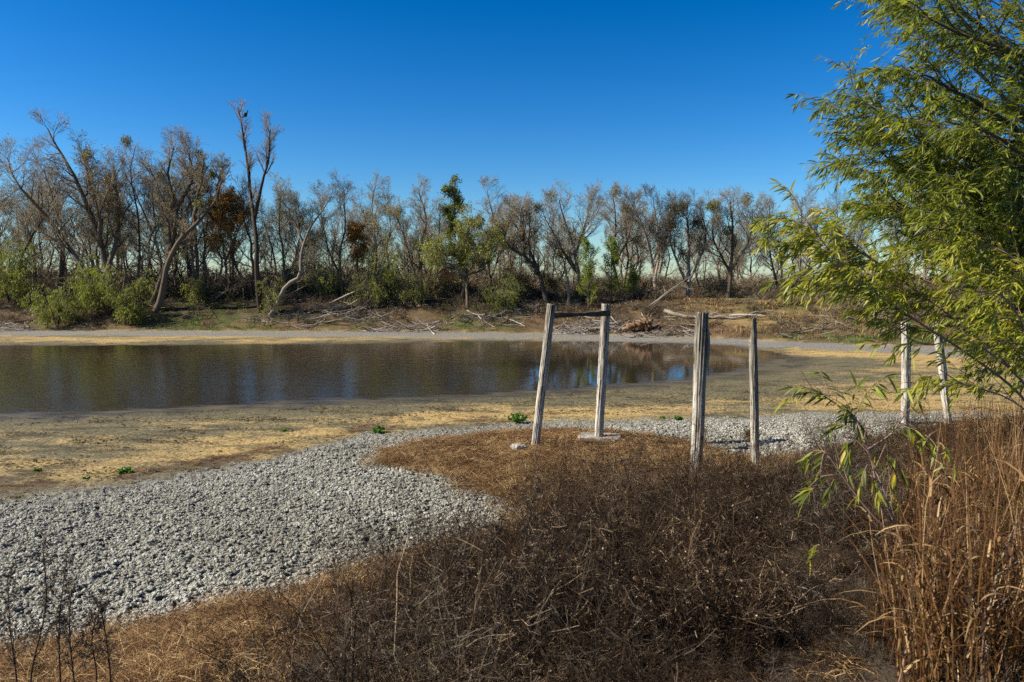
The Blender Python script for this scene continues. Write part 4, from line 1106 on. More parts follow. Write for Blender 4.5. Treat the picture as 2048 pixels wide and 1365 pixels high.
# leafy green bushes and saplings on the far bank
def leafy(name, label, px, py_top, py_bot, wpx, Y, seed, leaf, nleaf, shape='column', lsz=(.13, .05), cat='tree', group='green leafy growth on the far bank', hang=1.0):
    rs = np.random.RandomState(seed)
    base = W(px, 600, Y); x = base[0]; zb = tz(x, Y)
    ztop = W(px, py_top, Y)[2]; Ht = ztop - zb; hw = wpx / 2 / F * Y
    root = empty(name, (x, Y, zb))
    mb = MB()
    ns = 1 if shape == 'column' else 7
    stems = []
    for i in range(ns):
        a = rs.uniform(0, 6.28); s = 0 if ns == 1 else .75
        if ns > 1: s *= rs.uniform(.6, 1.5)
        stems.append(resample(np.array([[0, 0, -.1], [math.cos(a) * hw * s * .4, math.sin(a) * hw * s * .4, Ht * .45], [math.cos(a) * hw * s, math.sin(a) * hw * s, Ht * (1 if ns == 1 else rs.uniform(.45, .97))]]), 12))
    P = np.array(stems); R0 = np.linspace(.07, .01, 12)[None] * np.ones((ns, 1)) * (1 if ns == 1 else .6)
    tubes(mb, P, R0, 6, .4); mb.build('trunk', M['bark'], root)
    m1 = 40 if ns == 1 else 14
    if shape == 'column':
        P1, R1 = grow(rs, P, R0, m1, .08, .98, (35, 70), hw * 1.6, 6, .14, .14, .5, .006, Lfall=.65)
    else:
        P1, R1 = grow(rs, P, R0, m1, .2, 1, (40, 90), hw * .75, 6, .18, -.22, .5, .006, Lfall=.3)
    P2, R2 = grow(rs, P1, R1, 7, .15, 1, (20, 60), hw * .45, 4, .15, .08 if shape == 'column' else -.3, .6, .004, Lfall=.3)
    cm = MB(); tubes(cm, P1, R1, 3, .4); tubes(cm, P2, R2, 3, .4)
    cl = np.clip(perlin(P2[:, 2, 0] * 1.3, P2[:, 2, 2] * 1.3 + P2[:, 2, 1], seed) + .75, .15, 1.4); cl /= cl.sum()
    i = rs.choice(len(P2), nleaf, p=cl)
    pos = P2[i, rs.randint(0, 4, nleaf)] + rs.normal(0, .06, (nleaf, 3))
    d = norm(rs.normal(size=(nleaf, 3)) * .7 + [-.1, 0, .35 if shape == 'column' else -hang * 1.4])
    leaves(cm, rs, pos, d, rs.uniform(.6, 1.2, nleaf) * lsz[0], rs.uniform(.6, 1.2, nleaf) * lsz[1], np.clip(rs.rand(nleaf) * .75 + .3 * (pos[:, 2] / Ht < .5) * rs.rand(nleaf), 0, 1), .3, mi=1)
    cm.build('crown', [M['twig'], M[leaf]], root)
    tag(root, label, cat, group)
leafy('green_sapling', 'left one of the twin bright green saplings, columnar', 1177, 484, 600, 54, 56, 61, 'leaf_poplar', 5200)
leafy('green_sapling', 'right one of the twin bright green saplings, columnar and pointed', 1222, 484, 600, 52, 56.5, 62, 'leaf_poplar', 4800)
leafy('green_sapling', 'shorter green sapling to the right of the twin ones', 1266, 535, 600, 38, 57, 63, 'leaf_poplar', 2400)
leafy('willow_bush', 'dark green willow cut by the left picture edge', 18, 440, 600, 130, 59, 64, 'leaf_pale', 4800, 'bush', (.24, .05), 'bush')
leafy('willow_bush', 'yellow-green drooping willow bush second from the left edge', 112, 540, 620, 100, 56, 65, 'leaf_yellowgreen', 2800, 'bush', (.24, .05), 'bush')
leafy('willow_bush', 'pale green drooping willow bush under the shaggy leaning tree', 196, 500, 610, 95, 57.5, 66, 'leaf_pale', 3400, 'bush', (.24, .05), 'bush')
leafy('willow_bush', 'rightmost of the left willow bushes, grass-green and drooping', 258, 518, 605, 78, 56, 67, 'leaf_pale', 2900, 'bush', (.24, .05), 'bush')
leafy('green_shrub', 'bright green loose shrub beneath the smaller rusty tree', 735, 478, 600, 120, 58, 68, 'leaf_yellowgreen', 4500, 'bush', (.13, .05), 'bush')
leafy('green_shrub', 'thin yellowish shrub beside the foot of the tall twin trunks', 545, 540, 600, 60, 57, 69, 'leaf_yellowgreen', 900, 'bush', (.12, .05), 'bush')
leafy('green_shrub', 'yellow-olive shrub under the wide fan of bare stems', 822, 525, 600, 90, 58, 70, 'leaf_yellowgreen', 2200, 'bush', (.12, .05), 'bush')
leafy('green_shrub', 'low green shrub at the foot of the yellow-green tree', 1000, 545, 605, 110, 57, 71, 'leaf_poplar', 3000, 'bush', (.12, .05), 'bush')
leafy('green_shrub', 'dark evergreen shrub behind the dark crooked tree', 1105, 525, 600, 45, 62, 72, 'leaf_green', 1600, 'bush', (.12, .06), 'bush')

for k, a in enumerate([('small yellow shrub just right of the stout broken-forked trunk', 395, 545, 600, 60, 59, 'leaf_yellowgreen', 1500),
                       ('loose olive shrub between the twin trunks and the pale curved tree', 585, 520, 600, 70, 61, 'leaf_olive', 1900),
                       ('yellow-green thin shrub behind the pale limb arching from the bank', 650, 500, 600, 80, 60, 'leaf_yellowgreen', 2000),
                       ('golden brown shrub between the green shrub and the fan of stems', 785, 490, 600, 70, 61, 'leaf_brown', 2600),
                       ('brown-gold shrub left of the yellow-green tree', 875, 500, 600, 80, 60, 'leaf_orange', 1800),
                       ('golden brown thicket bush left of the broken grey trunk', 1040, 500, 600, 90, 61, 'leaf_brown', 2600),
                       ('low brown bush right of the shorter green sapling', 1300, 545, 600, 90, 60, 'leaf_brown', 1300),
                       ('brown leafy bush under the bare tree with the orange mistletoe ball', 1440, 540, 600, 110, 61, 'leaf_brown', 1500),
                       ('dull olive bush behind the overhanging willow branch', 1590, 530, 600, 120, 60, 'leaf_olive', 2000)]):
    leafy('woodland_shrub', a[0], a[1], a[2], a[3], a[4], a[5], 80 + k, a[6], a[7], 'bush', (.12, .06), 'shrub')
# the woods behind: copies of bare trees
def back_row():
    rs = np.random.RandomState(77)
    protos = []
    for i in range(5):
        r2 = np.random.RandomState(300 + i)
        st = [[(1024, 600), (1024 + r2.normal() * 10, 520), (1024 + r2.normal() * 18, 400)], [(1024, 595), (1024 + r2.choice([-1, 1]) * 25, 500), (1024 + r2.choice([-1, 1]) * 35, 420)]]
        tr, cr, lf, foot, P3 = make_tree(st, .12, 60, r2, 1.9, dens=.8)
        protos.append((tr.mesh('trunk', M['bark']), cr.mesh('crown', M['twig'])))
    n = 84; roots = []
    for i in range(n):
        y = rs.uniform(60.5, 92)
        px = -120 + (i + rs.rand()) / n * 2300
        x = (px - 1024) / F * y
        left = sstep(700, 300, px)
        s = rs.uniform(.75, 1.15) * (1 + .35 * left) * (1 + (y - 62) / 160)
        if px > 1050 and rs.rand() < .2: continue
        root = empty('woodland_tree', (x, y, tz(x, y) - .1), rs.uniform(0, 6.28)); root.scale = (s, s, s * rs.uniform(.9, 1.1))
        a, b = protos[rs.randint(5)]
        for nm, me in (('trunk', a), ('crown', b)):
            link(bpy.data.objects.new(nm, me), root)
        roots.append((px, y, root))
    marks = [(-1e9, 'off the left picture edge'), (0, 'behind the left-edge willow bushes'), (110, 'behind the big shaggy leaning tree'), (190, 'behind the many-stemmed bare tree'), (270, 'behind the stout leaning trunk'),
             (360, 'behind the broken pale fork'), (430, 'behind the rusty orange tree'), (500, 'behind the tall dead twin trunks'), (560, 'behind the foot of the pale curved tree'), (630, 'above the arching pale limb'),
             (700, 'behind the smaller rusty tree'), (780, 'behind the wide fan of stems'), (870, 'behind the vine-wrapped tree'), (960, 'behind the feathery bare tree'), (1030, 'behind the dark crooked tree'),
             (1110, 'behind the broken grey trunk'), (1170, 'behind the twin green saplings'), (1250, 'behind the shorter green sapling'), (1310, 'behind the widely forking pale tree'), (1380, 'behind the vine-clad broken stem'),
             (1440, 'behind the bare tree with orange mistletoe'), (1520, 'behind the overhanging willow branch'), (1620, 'between willow branch and willow crown'), (1720, 'behind the two furthest right posts'), (1880, 'behind the big willow crown'), (2048, 'off the right picture edge')]
    order = ['nearest', 'second nearest', 'third nearest', 'fourth nearest', 'fifth nearest', 'sixth nearest', 'seventh nearest', 'eighth nearest', 'ninth nearest']
    for k, (m, ph) in enumerate(marks):
        hi = marks[k + 1][0] if k + 1 < len(marks) else 1e9
        for j, (px, y, root) in enumerate(sorted([r for r in roots if m <= r[0] < hi], key=lambda r: r[1])):
            tag(root, '%s thin back-row bare tree %s' % (order[min(j, 8)], ph), 'tree', 'bare trees deeper in the woods')
back_row()

# brush under the trees, distant wood
def build_far_brush():
    rs = np.random.RandomState(88)
    protos = [brush_proto(rs, 1.0, M['thicket'], 9, 4, 0, 0, thick=3.2) for i in range(4)] + [brush_proto(rs, 1.0, M['brush_grey'], 9, 4, 0, 0, thick=3.5) for i in range(2)]
    def f(x, y):
        e = far_e(x, y)
        px = x / y * F + 1024
        p = .05 + .9 * sstep(4.0, 8, e) + .95 * sstep(.9, 2.5, e) * (px < 1300)
        p = np.where((px > 1330) & (px < 1560) & (e < 18) & (e > 4), .12, p)
        return (e > .8) & (rs.rand(len(x)) < p) & (np.abs(px - 1024) < 1300)
    x, y, z = scatter(rs, 5200, -62, 52, 36, 85, f); n = len(x); e = far_e(x, y)
    s = rs.uniform(.5, 1.0, n) * np.where(e > 5, 1.7, .6) * np.where(e > 14, 1.25, 1) * np.where((rs.rand(n) < .10) & (e > 4), 2.0, 1) * (1 - .38 * sstep(950, 1080, x / y * F + 1024))
    o = instances('undergrowth', protos, np.stack([x, y, z], 1), np.stack([rs.normal(0, .1, n), rs.normal(0, .1, n), rs.uniform(0, 6.28, n)], 1), np.stack([s * 1.3, s * 1.3, s], 1), rs.randint(0, 6, n))
    tag(o, 'brown leafless undergrowth filling the far bank and woodland floor', 'undergrowth', None, 'stuff')
    x, y, z = scatter(rs, 8600, -48, 36, 36, 66, lambda x, y: (far_e(x, y) > .6) & (far_e(x, y) < 8) & ((x / y * F + 1024 < 1340) | (rs.rand(len(x)) < .5)) & (rs.rand(len(x)) < .25 + 1.4 * sstep(-.1, .35, fbm(x * .35, y * .35, 3, 57)))
                      & ~((np.abs(x / y * F + 1024 - 430) < 130) & (far_e(x, y) < 3)))
    n = len(x)
    o = instances('bank_brush', protos, np.stack([x, y, z], 1), np.stack([rs.normal(0, .2, n), rs.normal(0, .2, n), rs.uniform(0, 6.28, n)], 1), rs.uniform(.25, .75, n), rs.randint(0, 6, n))
    tag(o, 'low tangled dead brush shading the far bank slope', 'brush', None, 'stuff')
    # far wood
    protos = [brush_proto(rs, 6.0, M['thicket'], 12, 7, 0, 0, thick=14) for i in range(3)]
    n = 900; y = rs.uniform(110, 420, n); x = rs.uniform(-.85, .85, n) * y; z = terrain(x, y)
    o = instances('distant_woods', protos, np.stack([x, y, z], 1), np.stack([np.zeros(n), np.zeros(n), rs.uniform(0, 6.28, n)], 1), rs.uniform(.35, .7, n), rs.randint(0, 3, n))
    tag(o, 'low grey-brown line of distant woods on the horizon', 'woods', None, 'stuff')
    # fallen twigs littering the bank
    pt = []
    for i in range(5):
        mb = MB(); t = np.linspace(0, 1, 8)
        P = np.stack([t * 1.6 - .8, .12 * np.sin(t * 4 + i), .05 + .10 * t + 0 * t], 1)[None]
        Rr = np.linspace(.028, .010, 8)[None]; tubes(mb, P, Rr, 4, .7)
        P1, R1 = grow(rs, P, Rr, 6, .2, 1, (20, 60), .6, 5, .2, .02, .6, .006); tubes(mb, P1, R1, 3, rs.uniform(.4, 1, 6))
        P2, R2 = grow(rs, P1, R1, 4, .2, 1, (20, 60), .25, 3, .2, 0, .6, .004); tubes(mb, P2, R2, 3, rs.uniform(.2, 1, len(P2)))
        pt.append(mb.mesh('fallen_twig', M['bark_pale'] if i < 2 else M['bark']))
    x, y, z = scatter(rs, 2600, -45, 36, 34, 66, lambda x, y: (far_e(x, y) > .3) & (far_e(x, y) < 6.5) & (fbm(x * .3, y * .3, 3, 55) > -.15)); n = len(x)
    o = instances('fallen_twigs', pt, np.stack([x, y, z], 1), np.stack([rs.normal(0, .2, n), rs.normal(0, .2, n), rs.uniform(0, 6.28, n)], 1), rs.uniform(.5, 1.3, n), rs.randint(0, 5, n))
    tag(o, 'grey fallen twigs littering the far bank slope', 'twigs', None, 'stuff')
    # grass tufts on the bank
    pg = []
    for i in range(4):
        mb = MB(); k = 60
        blades(mb, rs, np.stack([rs.normal(0, .22, k), rs.normal(0, .22, k), np.zeros(k)], 1), rs.uniform(.08, .22, k), rs.uniform(.3, 1.5, k), .022, rs.rand(k), 2)
        pg.append(mb.mesh('grass_tuft', M['greengrass']))
    for i in range(3):
        mb = MB(); k = 60
        blades(mb, rs, np.stack([rs.normal(0, .25, k), rs.normal(0, .25, k), np.zeros(k)], 1), rs.uniform(.12, .4, k), rs.uniform(.3, 2, k), .02, rs.rand(k), 2)
        pg.append(mb.mesh('straw_tuft', M['straw']))
    def f(x, y):
        e = far_e(x, y); return (e > -.4) & (e < 9) & (np.abs(x / y * F) < 1250)
    x, y, z = scatter(rs, 26000, -62, 40, 34, 68, f); n = len(x)
    sx = x / y * F + 1024; e = far_e(x, y)
    g = np.clip(np.exp(-((sx - 420) / 150) ** 2) + np.exp(-((sx - 950) / 70) ** 2) * .8 + sstep(1500, 1600, sx) * .9 * (e < 1.6), 0, 1) * (e < 4)
    idx = np.where(rs.rand(n) < g * .9, rs.randint(0, 4, n), rs.randint(4, 7, n))
    keep = rs.rand(n) < np.where(idx < 4, .95, np.where(sx > 1320, .35, .12))
    x, y, z, idx = x[keep], y[keep], z[keep], idx[keep]; n = len(x)
    o = instances('bank_grass', pg, np.stack([x, y, z], 1), np.stack([np.zeros(n), np.zeros(n), rs.uniform(0, 6.28, n)], 1), rs.uniform(.5, 1.2, n), idx)
    tag(o, 'short green and dry tan grass on the far bank slope', 'grass', None, 'stuff')
build_far_brush()

# ------------------------------------------------------------------ driftwood and fallen timber
def branch_obj(rs, parent, p0, p1, r, mat, twigs=2, name='branch', sag=.06, wob=.05):
    p0 = np.asarray(p0, float); p1 = np.asarray(p1, float); L = np.linalg.norm(p1 - p0)
    n = 9; t = np.linspace(0, 1, n)[:, None]
    P = p0 * (1 - t) + p1 * t + np.array([0, 0, -sag * L]) * (t * (1 - t)) * 4 + np.cumsum(rs.normal(0, wob * L / n, (n, 3)), 0)
    rad = r * np.linspace(1, .35, n) * (1 + .12 * rs.normal(size=n))
    mb = MB(); tubes(mb, [P], [rad], 6, rs.uniform(.3, 1))
    if twigs:
        P1, R1 = grow(rs, P[None], rad[None], twigs, .25, 1, (20, 65), L * .35, 5, .25, 0, .6, r * .15)
        tubes(mb, P1, R1, 4, rs.uniform(.3, 1, len(P1)))
        P2, R2 = grow(rs, P1, R1, 2, .3, 1, (20, 60), L * .14, 3, .25, 0, .6, r * .1)
        tubes(mb, P2, R2, 3, rs.uniform(.3, 1, len(P2)))
    return mb.build(name, M[mat], parent)
def pile(label, px0, px1, py, Y, n, seed, h=.7, r=(.02, .05), mat='driftwood', lay=.35, L=(.8, 2.2), depth=1.4):
    rs = np.random.RandomState(seed)
    cx, Y = G((px0 + px1) / 2, py); cz = tz(cx, Y); half = (px1 - px0) / 2 / F * Y
    root = empty('driftwood_pile', (cx, Y, cz))
    for i in range(n):
        u = rs.uniform(-1, 1); q = (1 - abs(u)) * h + .08
        x = u * half; y = rs.normal() * depth * .4
        a = rs.normal(0, .6) + (0 if rs.rand() < .5 else math.pi); l = rs.uniform(*L)
        zz = tz(cx + x, Y + y) - cz
        c = np.array([x, y, zz + rs.uniform(.02, q)])
        d = np.array([math.cos(a), math.sin(a) * .8, rs.normal(0, lay)]); d /= np.linalg.norm(d)
        p0 = c - d * l / 2; p1 = c + d * l / 2
        for p in (p0, p1): p[2] = max(p[2], tz(cx + p[0], Y + p[1]) - cz + .02)
        branch_obj(rs, root, p0, p1, rs.uniform(*r), mat, 3)
    tag(root, label, 'driftwood', 'heaps of dead branches on the far shore')
pile('big tangled heap of bleached branches behind the crossbeam posts', 1110, 1260, 668, 52.5, 90, 1, h=.95)
pile('low bleached branches spread right of the root stump', 1255, 1400, 674, 51, 45, 2, h=.35)
pile('pale spiky branches lying at the shore left of centre', 740, 905, 664, 54.5, 48, 3, h=.55, L=(1, 2.8))
pile('grey branches tumbling down the bank below the green shrub', 600, 760, 640, 56.5, 44, 4, h=.6, L=(1.2, 3))
pile('small heap of white branches at the left picture edge', -30, 60, 662, 55.0, 22, 5, h=.55)
pile('dark branches strewn over the bank under the left willows', 60, 330, 628, 57.5, 40, 6, h=.3, mat='bark', L=(1.2, 3.2))
pile('scattered sticks on the bank at the foot of the vine-wrapped tree', 920, 1090, 640, 56, 30, 7, h=.35, L=(1, 2.6))
pile('brown sticks lying on the grassy slope behind the willow branch', 1580, 1860, 650, 50, 46, 8, h=.4, mat='bark', L=(1, 3))
pile('few sticks beside the pale curved tree on the bank', 500, 620, 640, 56.5, 18, 9, h=.3, L=(1, 2.4))

def fallen_log():
    rs = np.random.RandomState(5)
    pts = [(1330, 618, 54.5), (1360, 628, 54), (1400, 632, 53.5), (1440, 630, 53.5), (1480, 631, 53), (1510, 625, 53.2), (1545, 618, 53.5)]
    P = []
    for px, py, Y in pts:
        gx, gy = G(px, py + 9); P.append([gx, gy, tz(gx, gy) + .13])
    P = np.array(P); o0 = P[0].copy(); P = resample(P, 30) - o0
    rad = np.linspace(.14, .04, 30) * (1 + .16 * rs.normal(size=30)); P = P + rs.normal(0, .03, P.shape)
    root = empty('fallen_log', tuple(o0))
    mb = MB(); tubes(mb, [P], [rad], 12, .55); mb.build('trunk', M['driftwood'], root)
    for k, (i, dx, dz) in enumerate([(14, 2.2, -.15), (18, 2.6, .1), (22, 1.8, .35), (24, 2.0, -.2), (10, 1.4, .3)]):
        branch_obj(rs, root, P[i], P[i] + [dx, rs.normal() * .4, dz], .06, 'driftwood', 3)
    tag(root, 'long bleached fallen trunk lying along the slope right of the root stump', 'log')
fallen_log()
def more_logs():
    for k, (a, b, Ya, Yb, r, lab, mat) in enumerate([
        ((1460, 636), (1530, 640), 51.5, 51.2, .09, 'short pale log lying just below the long bleached trunk', 'driftwood'),
        ((1010, 640), (1050, 657), 55.5, 54.3, .08, 'straight pale pole sloping to the shore left of the leaning post', 'driftwood'),
        ((660, 610), (800, 553), 57.2, 56.5, .08, 'pale bare limb arching up from the bank under the green shrub', 'driftwood'),
        ((1585, 672), (1680, 655), 46.5, 48, .05, 'thin pale branch lying on green grass right of the spiked post', 'driftwood'),
        ((1290, 618), (1390, 545), 56, 55.5, .05, 'pale leaning dead bough right of the twin green saplings', 'driftwood'),
        ((1300, 622), (1370, 560), 55.5, 55.5, .035, 'thinner dead bough leaning beside the pale one', 'bark_pale'),
        ((430, 600), (490, 560), 57, 57, .04, 'thin dead bough leaning at the foot of the orange tree', 'driftwood'),
        ((560, 600), (640, 560), 57, 56.5, .05, 'grey dead bough leaning over the foot of the pale curved tree', 'driftwood')]):
        rs = np.random.RandomState(60 + k)
        gx, gy = G(*a); A = np.array([gx, gy, tz(gx, gy) + r * .5])
        if abs(a[1] - b[1]) < 20:
            gx, gy = G(*b); B = np.array([gx, gy, tz(gx, gy) + r])
        else: B = W(*b, gy + .3)
        root = empty('dead_branch', tuple(A))
        branch_obj(rs, root, np.zeros(3), B - A, r, mat, 4, 'limb', -.03)
        tag(root, lab, 'dead branch')
more_logs()
def root_stump():
    rs = np.random.RandomState(8)
    gx, gy = G(1285, 663); c = np.array([gx, gy, tz(gx, gy)])
    root = empty('uprooted_stump', tuple(c))
    mb = MB()
    pts = resample(np.array([[-1.3, .1, .05], [-.8, 0, .28], [-.2, 0, .45], [.3, .1, .6]]), 24)
    tubes(mb, [pts], [np.interp(np.linspace(0, 1, 24), [0, .1, .7, .9, 1], [.05, .16, .24, .26, .04]) * (1 + .22 * rs.normal(size=24))], 12, .5)
    blob(mb, rs, .34, 3, .9, 1.1, at=(.25, 0, .5))
    mb.build('trunk', M['rootwood'], root)
    for i in range(26):
        a = rs.uniform(0, 6.28); p0 = np.array([.25 + rs.normal() * .15, rs.normal() * .1, .5 + rs.normal() * .15])
        p1 = p0 + np.array([math.cos(a) * rs.uniform(.5, 1.1), rs.normal() * .35, math.sin(a) * rs.uniform(.3, .6)]); p1[2] = max(p1[2], .03)
        branch_obj(rs, root, p0, p1, rs.uniform(.03, .07), 'rootwood' if rs.rand() < .6 else 'driftwood', 2, 'root', .1, .15)
    tag(root, 'uprooted reddish stump with twisted roots behind the second post', 'stump')
root_stump()
def stick(px, py, px2, py2, label, r=.012, seed=1, twigs=1):
    rs = np.random.RandomState(seed)
    x, y = G(px, py); A = np.array([x, y, tz(x, y)]); B = W(px2, py2, y)
    root = empty('stick', tuple(A)); branch_obj(rs, root, np.array([0, 0, -.05]), B - A, r, 'driftwood', twigs, 'shaft', 0)
    tag(root, label, 'stick')
stick(153, 848, 157, 828, 'short pale stick poking out of the mud at the left waterline', .012, 3, 1)

# ------------------------------------------------------------------ bird on the dead tree
def bird():
    c = W(492, 231, 57.3); root = empty('perched_bird', tuple(c))
    mb = MB()
    P = resample(np.array([[-.20, 0, -.12], [-.10, 0, -.02], [0, 0, .08], [.08, 0, .20], [.10, 0, .29]]), 12)
    tubes(mb, [P], [np.array([.015, .04, .07, .09, .10, .10, .095, .08, .06, .045, .035, .01])], 10, .4)
    blob(mb, np.random.RandomState(2), .05, 2, .9, .1, at=(.11, 0, .31))
    mb.build('body', M['feather'], root)
    mb = MB(); tubes(mb, [resample(np.array([[.14, 0, .31], [.19, 0, .30], [.21, 0, .28]]), 4)], [np.array([.018, .014, .008, .002])], 6, .8); mb.build('beak', M['feather'], root)
    for s in (-1, 1):
        mb = MB(); blob(mb, np.random.RandomState(3), .1, 2, 1.5, .1, at=(-.05, s * .08, .03), stretch=(1.1, .35)); mb.build('wing', M['feather'], root)
    mb = MB(); blob(mb, np.random.RandomState(4), .09, 1, .3, .1, at=(-.24, 0, -.14), stretch=(1.3, .6)); mb.build('tail', M['feather'], root)
    tag(root, 'dark bird perched near the top of the tallest dead tree', 'bird')
bird()

# ------------------------------------------------------------------ the big willow at right
def willow():
    rs = np.random.RandomState(101)
    bx, by = 7.6, 8.6; bz = tz(bx, by)
    base = np.array([bx, by, bz])
    root = empty('willow_tree', tuple(base))
    trunk = resample(np.array([[0, 0, -.2], [-.15, .05, .8], [-.4, .1, 1.8], [-.55, .1, 3.0], [-.4, .2, 4.6], [-.2, .2, 6.2]]), 20)
    mb = MB(); tubes(mb, [trunk], [np.linspace(.19, .05, 20)], 12, .3); mb.build('trunk', M['bark_dark'], root)
    # limbs: (start height on trunk, pixel way points with distance), leaf twig settings
    limbs = [
        ([(2150, 420, 8.6), (2048, 285, 8.3), (1950, 215, 8.0), (1860, 165, 7.8), (1790, 130, 7.6)], .05, 1.0),
        ([(2160, 330, 8.7), (2060, 170, 8.6), (1960, 60, 8.4), (1850, -20, 8.2), (1780, -70, 8.0)], .05, 1.0),
        ([(2150, 480, 8.6), (2040, 380, 8.2), (1920, 310, 7.9), (1820, 260, 7.7), (1740, 210, 7.5)], .05, 1.0),
        ([(2150, 520, 8.6), (2030, 440, 8.4), (1900, 390, 8.2), (1810, 350, 8.0), (1730, 305, 7.8)], .045, 1.0),
        ([(2160, 560, 8.7), (2050, 520, 8.8), (1930, 470, 8.8), (1830, 430, 8.7), (1760, 380, 8.5)], .04, .9),
        ([(2170, 560, 8.7), (2060, 540, 8.3), (1970, 510, 8.0), (1880, 480, 7.9), (1810, 450, 7.8)], .035, .7),
        ([(2150, 300, 9.0), (2040, 60, 9.4), (1950, -120, 9.5)], .05, .9),
        ([(2170, 250, 9.0), (2130, 60, 9.0), (2090, -150, 9.0)], .05, .9),
        ([(2160, 450, 9.4), (2080, 380, 9.8), (1990, 330, 10.2), (1880, 270, 10.4)], .04, 1.0),
        ([(2160, 600, 9.4), (2080, 500, 9.8), (1980, 420, 10.2), (1860, 400, 10.4)], .04, .9),
        ([(2160, 620, 8.4), (2090, 620, 8.0), (2040, 610, 7.7), (1990, 620, 7.5)], .03, .6),
        ([(2150, 200, 8.4), (2050, 120, 7.9), (1950, 90, 7.6), (1830, 50, 7.4)], .04, 1.0),
        ([(2150, 500, 8.6), (2040, 420, 8.6), (1920, 350, 8.4), (1810, 300, 8.2), (1720, 240, 8.0)], .045, 1.0),
        ([(2150, 560, 8.6), (2040, 500, 9.4), (1930, 440, 9.6), (1830, 390, 9.6), (1730, 330, 9.4)], .045, 1.0),
        ([(2150, 380, 8.6), (2040, 240, 9.2), (1940, 140, 9.4), (1850, 80, 9.4), (1770, 30, 9.2)], .045, 1.0),
        ([(2150, 620, 8.6), (2060, 560, 7.6), (1990, 520, 7.3), (1920, 480, 7.2), (1850, 470, 7.1)], .035, .8),
        ([(2160, 640, 8.4), (2090, 700, 8.0), (2050, 710, 7.8), (2010, 720, 7.6)], .02, .45),
        ([(2160, 620, 9.0), (2080, 640, 9.0), (2000, 640, 9.0), (1930, 620, 9.0)], .03, .8),
        ([(2160, 560, 8.6), (2070, 430, 7.8), (2010, 370, 7.5), (1950, 350, 7.3)], .03, .8),
        ([(2170, 420, 8.2), (2080, 330, 7.5), (2000, 270, 7.2), (1910, 240, 7.0)], .035, .8),
    ]
    for li, (pts, r0, dn) in enumerate(limbs):
        P = np.array([W(*p) for p in pts]) - base
        # start on the trunk
        k = np.argmin(np.linalg.norm(trunk - (P[0] + [0, 0, -.6]), axis=1))
        P = np.vstack([trunk[k], P])
        P = resample(P, 22)
        P = P + np.cumsum(rs.normal(0, .012, P.shape), 0)
        rad = np.linspace(r0, .007, 22)
        mb = MB(); tubes(mb, [P], [rad], 8, .4)
        P1, R1 = grow(rs, P[None], rad[None], int(27 * dn), .18, 1, (20, 65), 1.1, 8, .10, .02, .5, .0035, Lfall=.5, bias=(-.25, 0, .12))
        tubes(mb, P1, R1, 5, rs.uniform(.2, .6, len(P1)))
        P2, R2 = grow(rs, P1, R1, 9, .05, 1, (20, 65), .48, 6, .10, -.06, .6, .0016, Lfall=.4, bias=(-.35, 0, -.10))
        tubes(mb, P2, R2, 3, rs.uniform(.3, .8, len(P2)))
        limb = mb.build('limb', M['bark'], root)
        # leaves along the fine shoots
        lf = MB(); S = np.concatenate([P2, P1[:, 2:8]]) 
        n = len(S) * 16; i = np.repeat(np.arange(len(S)), 16); f = rs.uniform(.5, 4.99, n); j = f.astype(int); w = (f - j)[:, None]
        pos = S[i, j] * (1 - w) + S[i, j + 1] * w; T = norm(S[i, j + 1] - S[i, j])
        d = rdir(rs, T, np.radians(rs.uniform(20, 60, n)))
        d = norm(d + np.array([-.38, -.05, -.62]) * rs.uniform(.3, 1.4, (n, 1)))
        tone = np.clip(.05 + rs.rand(n) * .55 + rs.rand(len(S))[i] * .25, 0, 1); tone = np.where(rs.rand(n) < .025, .95, tone)
        leaves(lf, rs, pos, d, np.clip(rs.normal(.088, .022, n), .03, .14), rs.uniform(.008, .015, n), tone, .25, 2)
        lf.build('leaves', M['leaf_willow'], limb)
    tag(root, 'big willow with narrow olive green leaves filling the right side', 'tree')
willow()
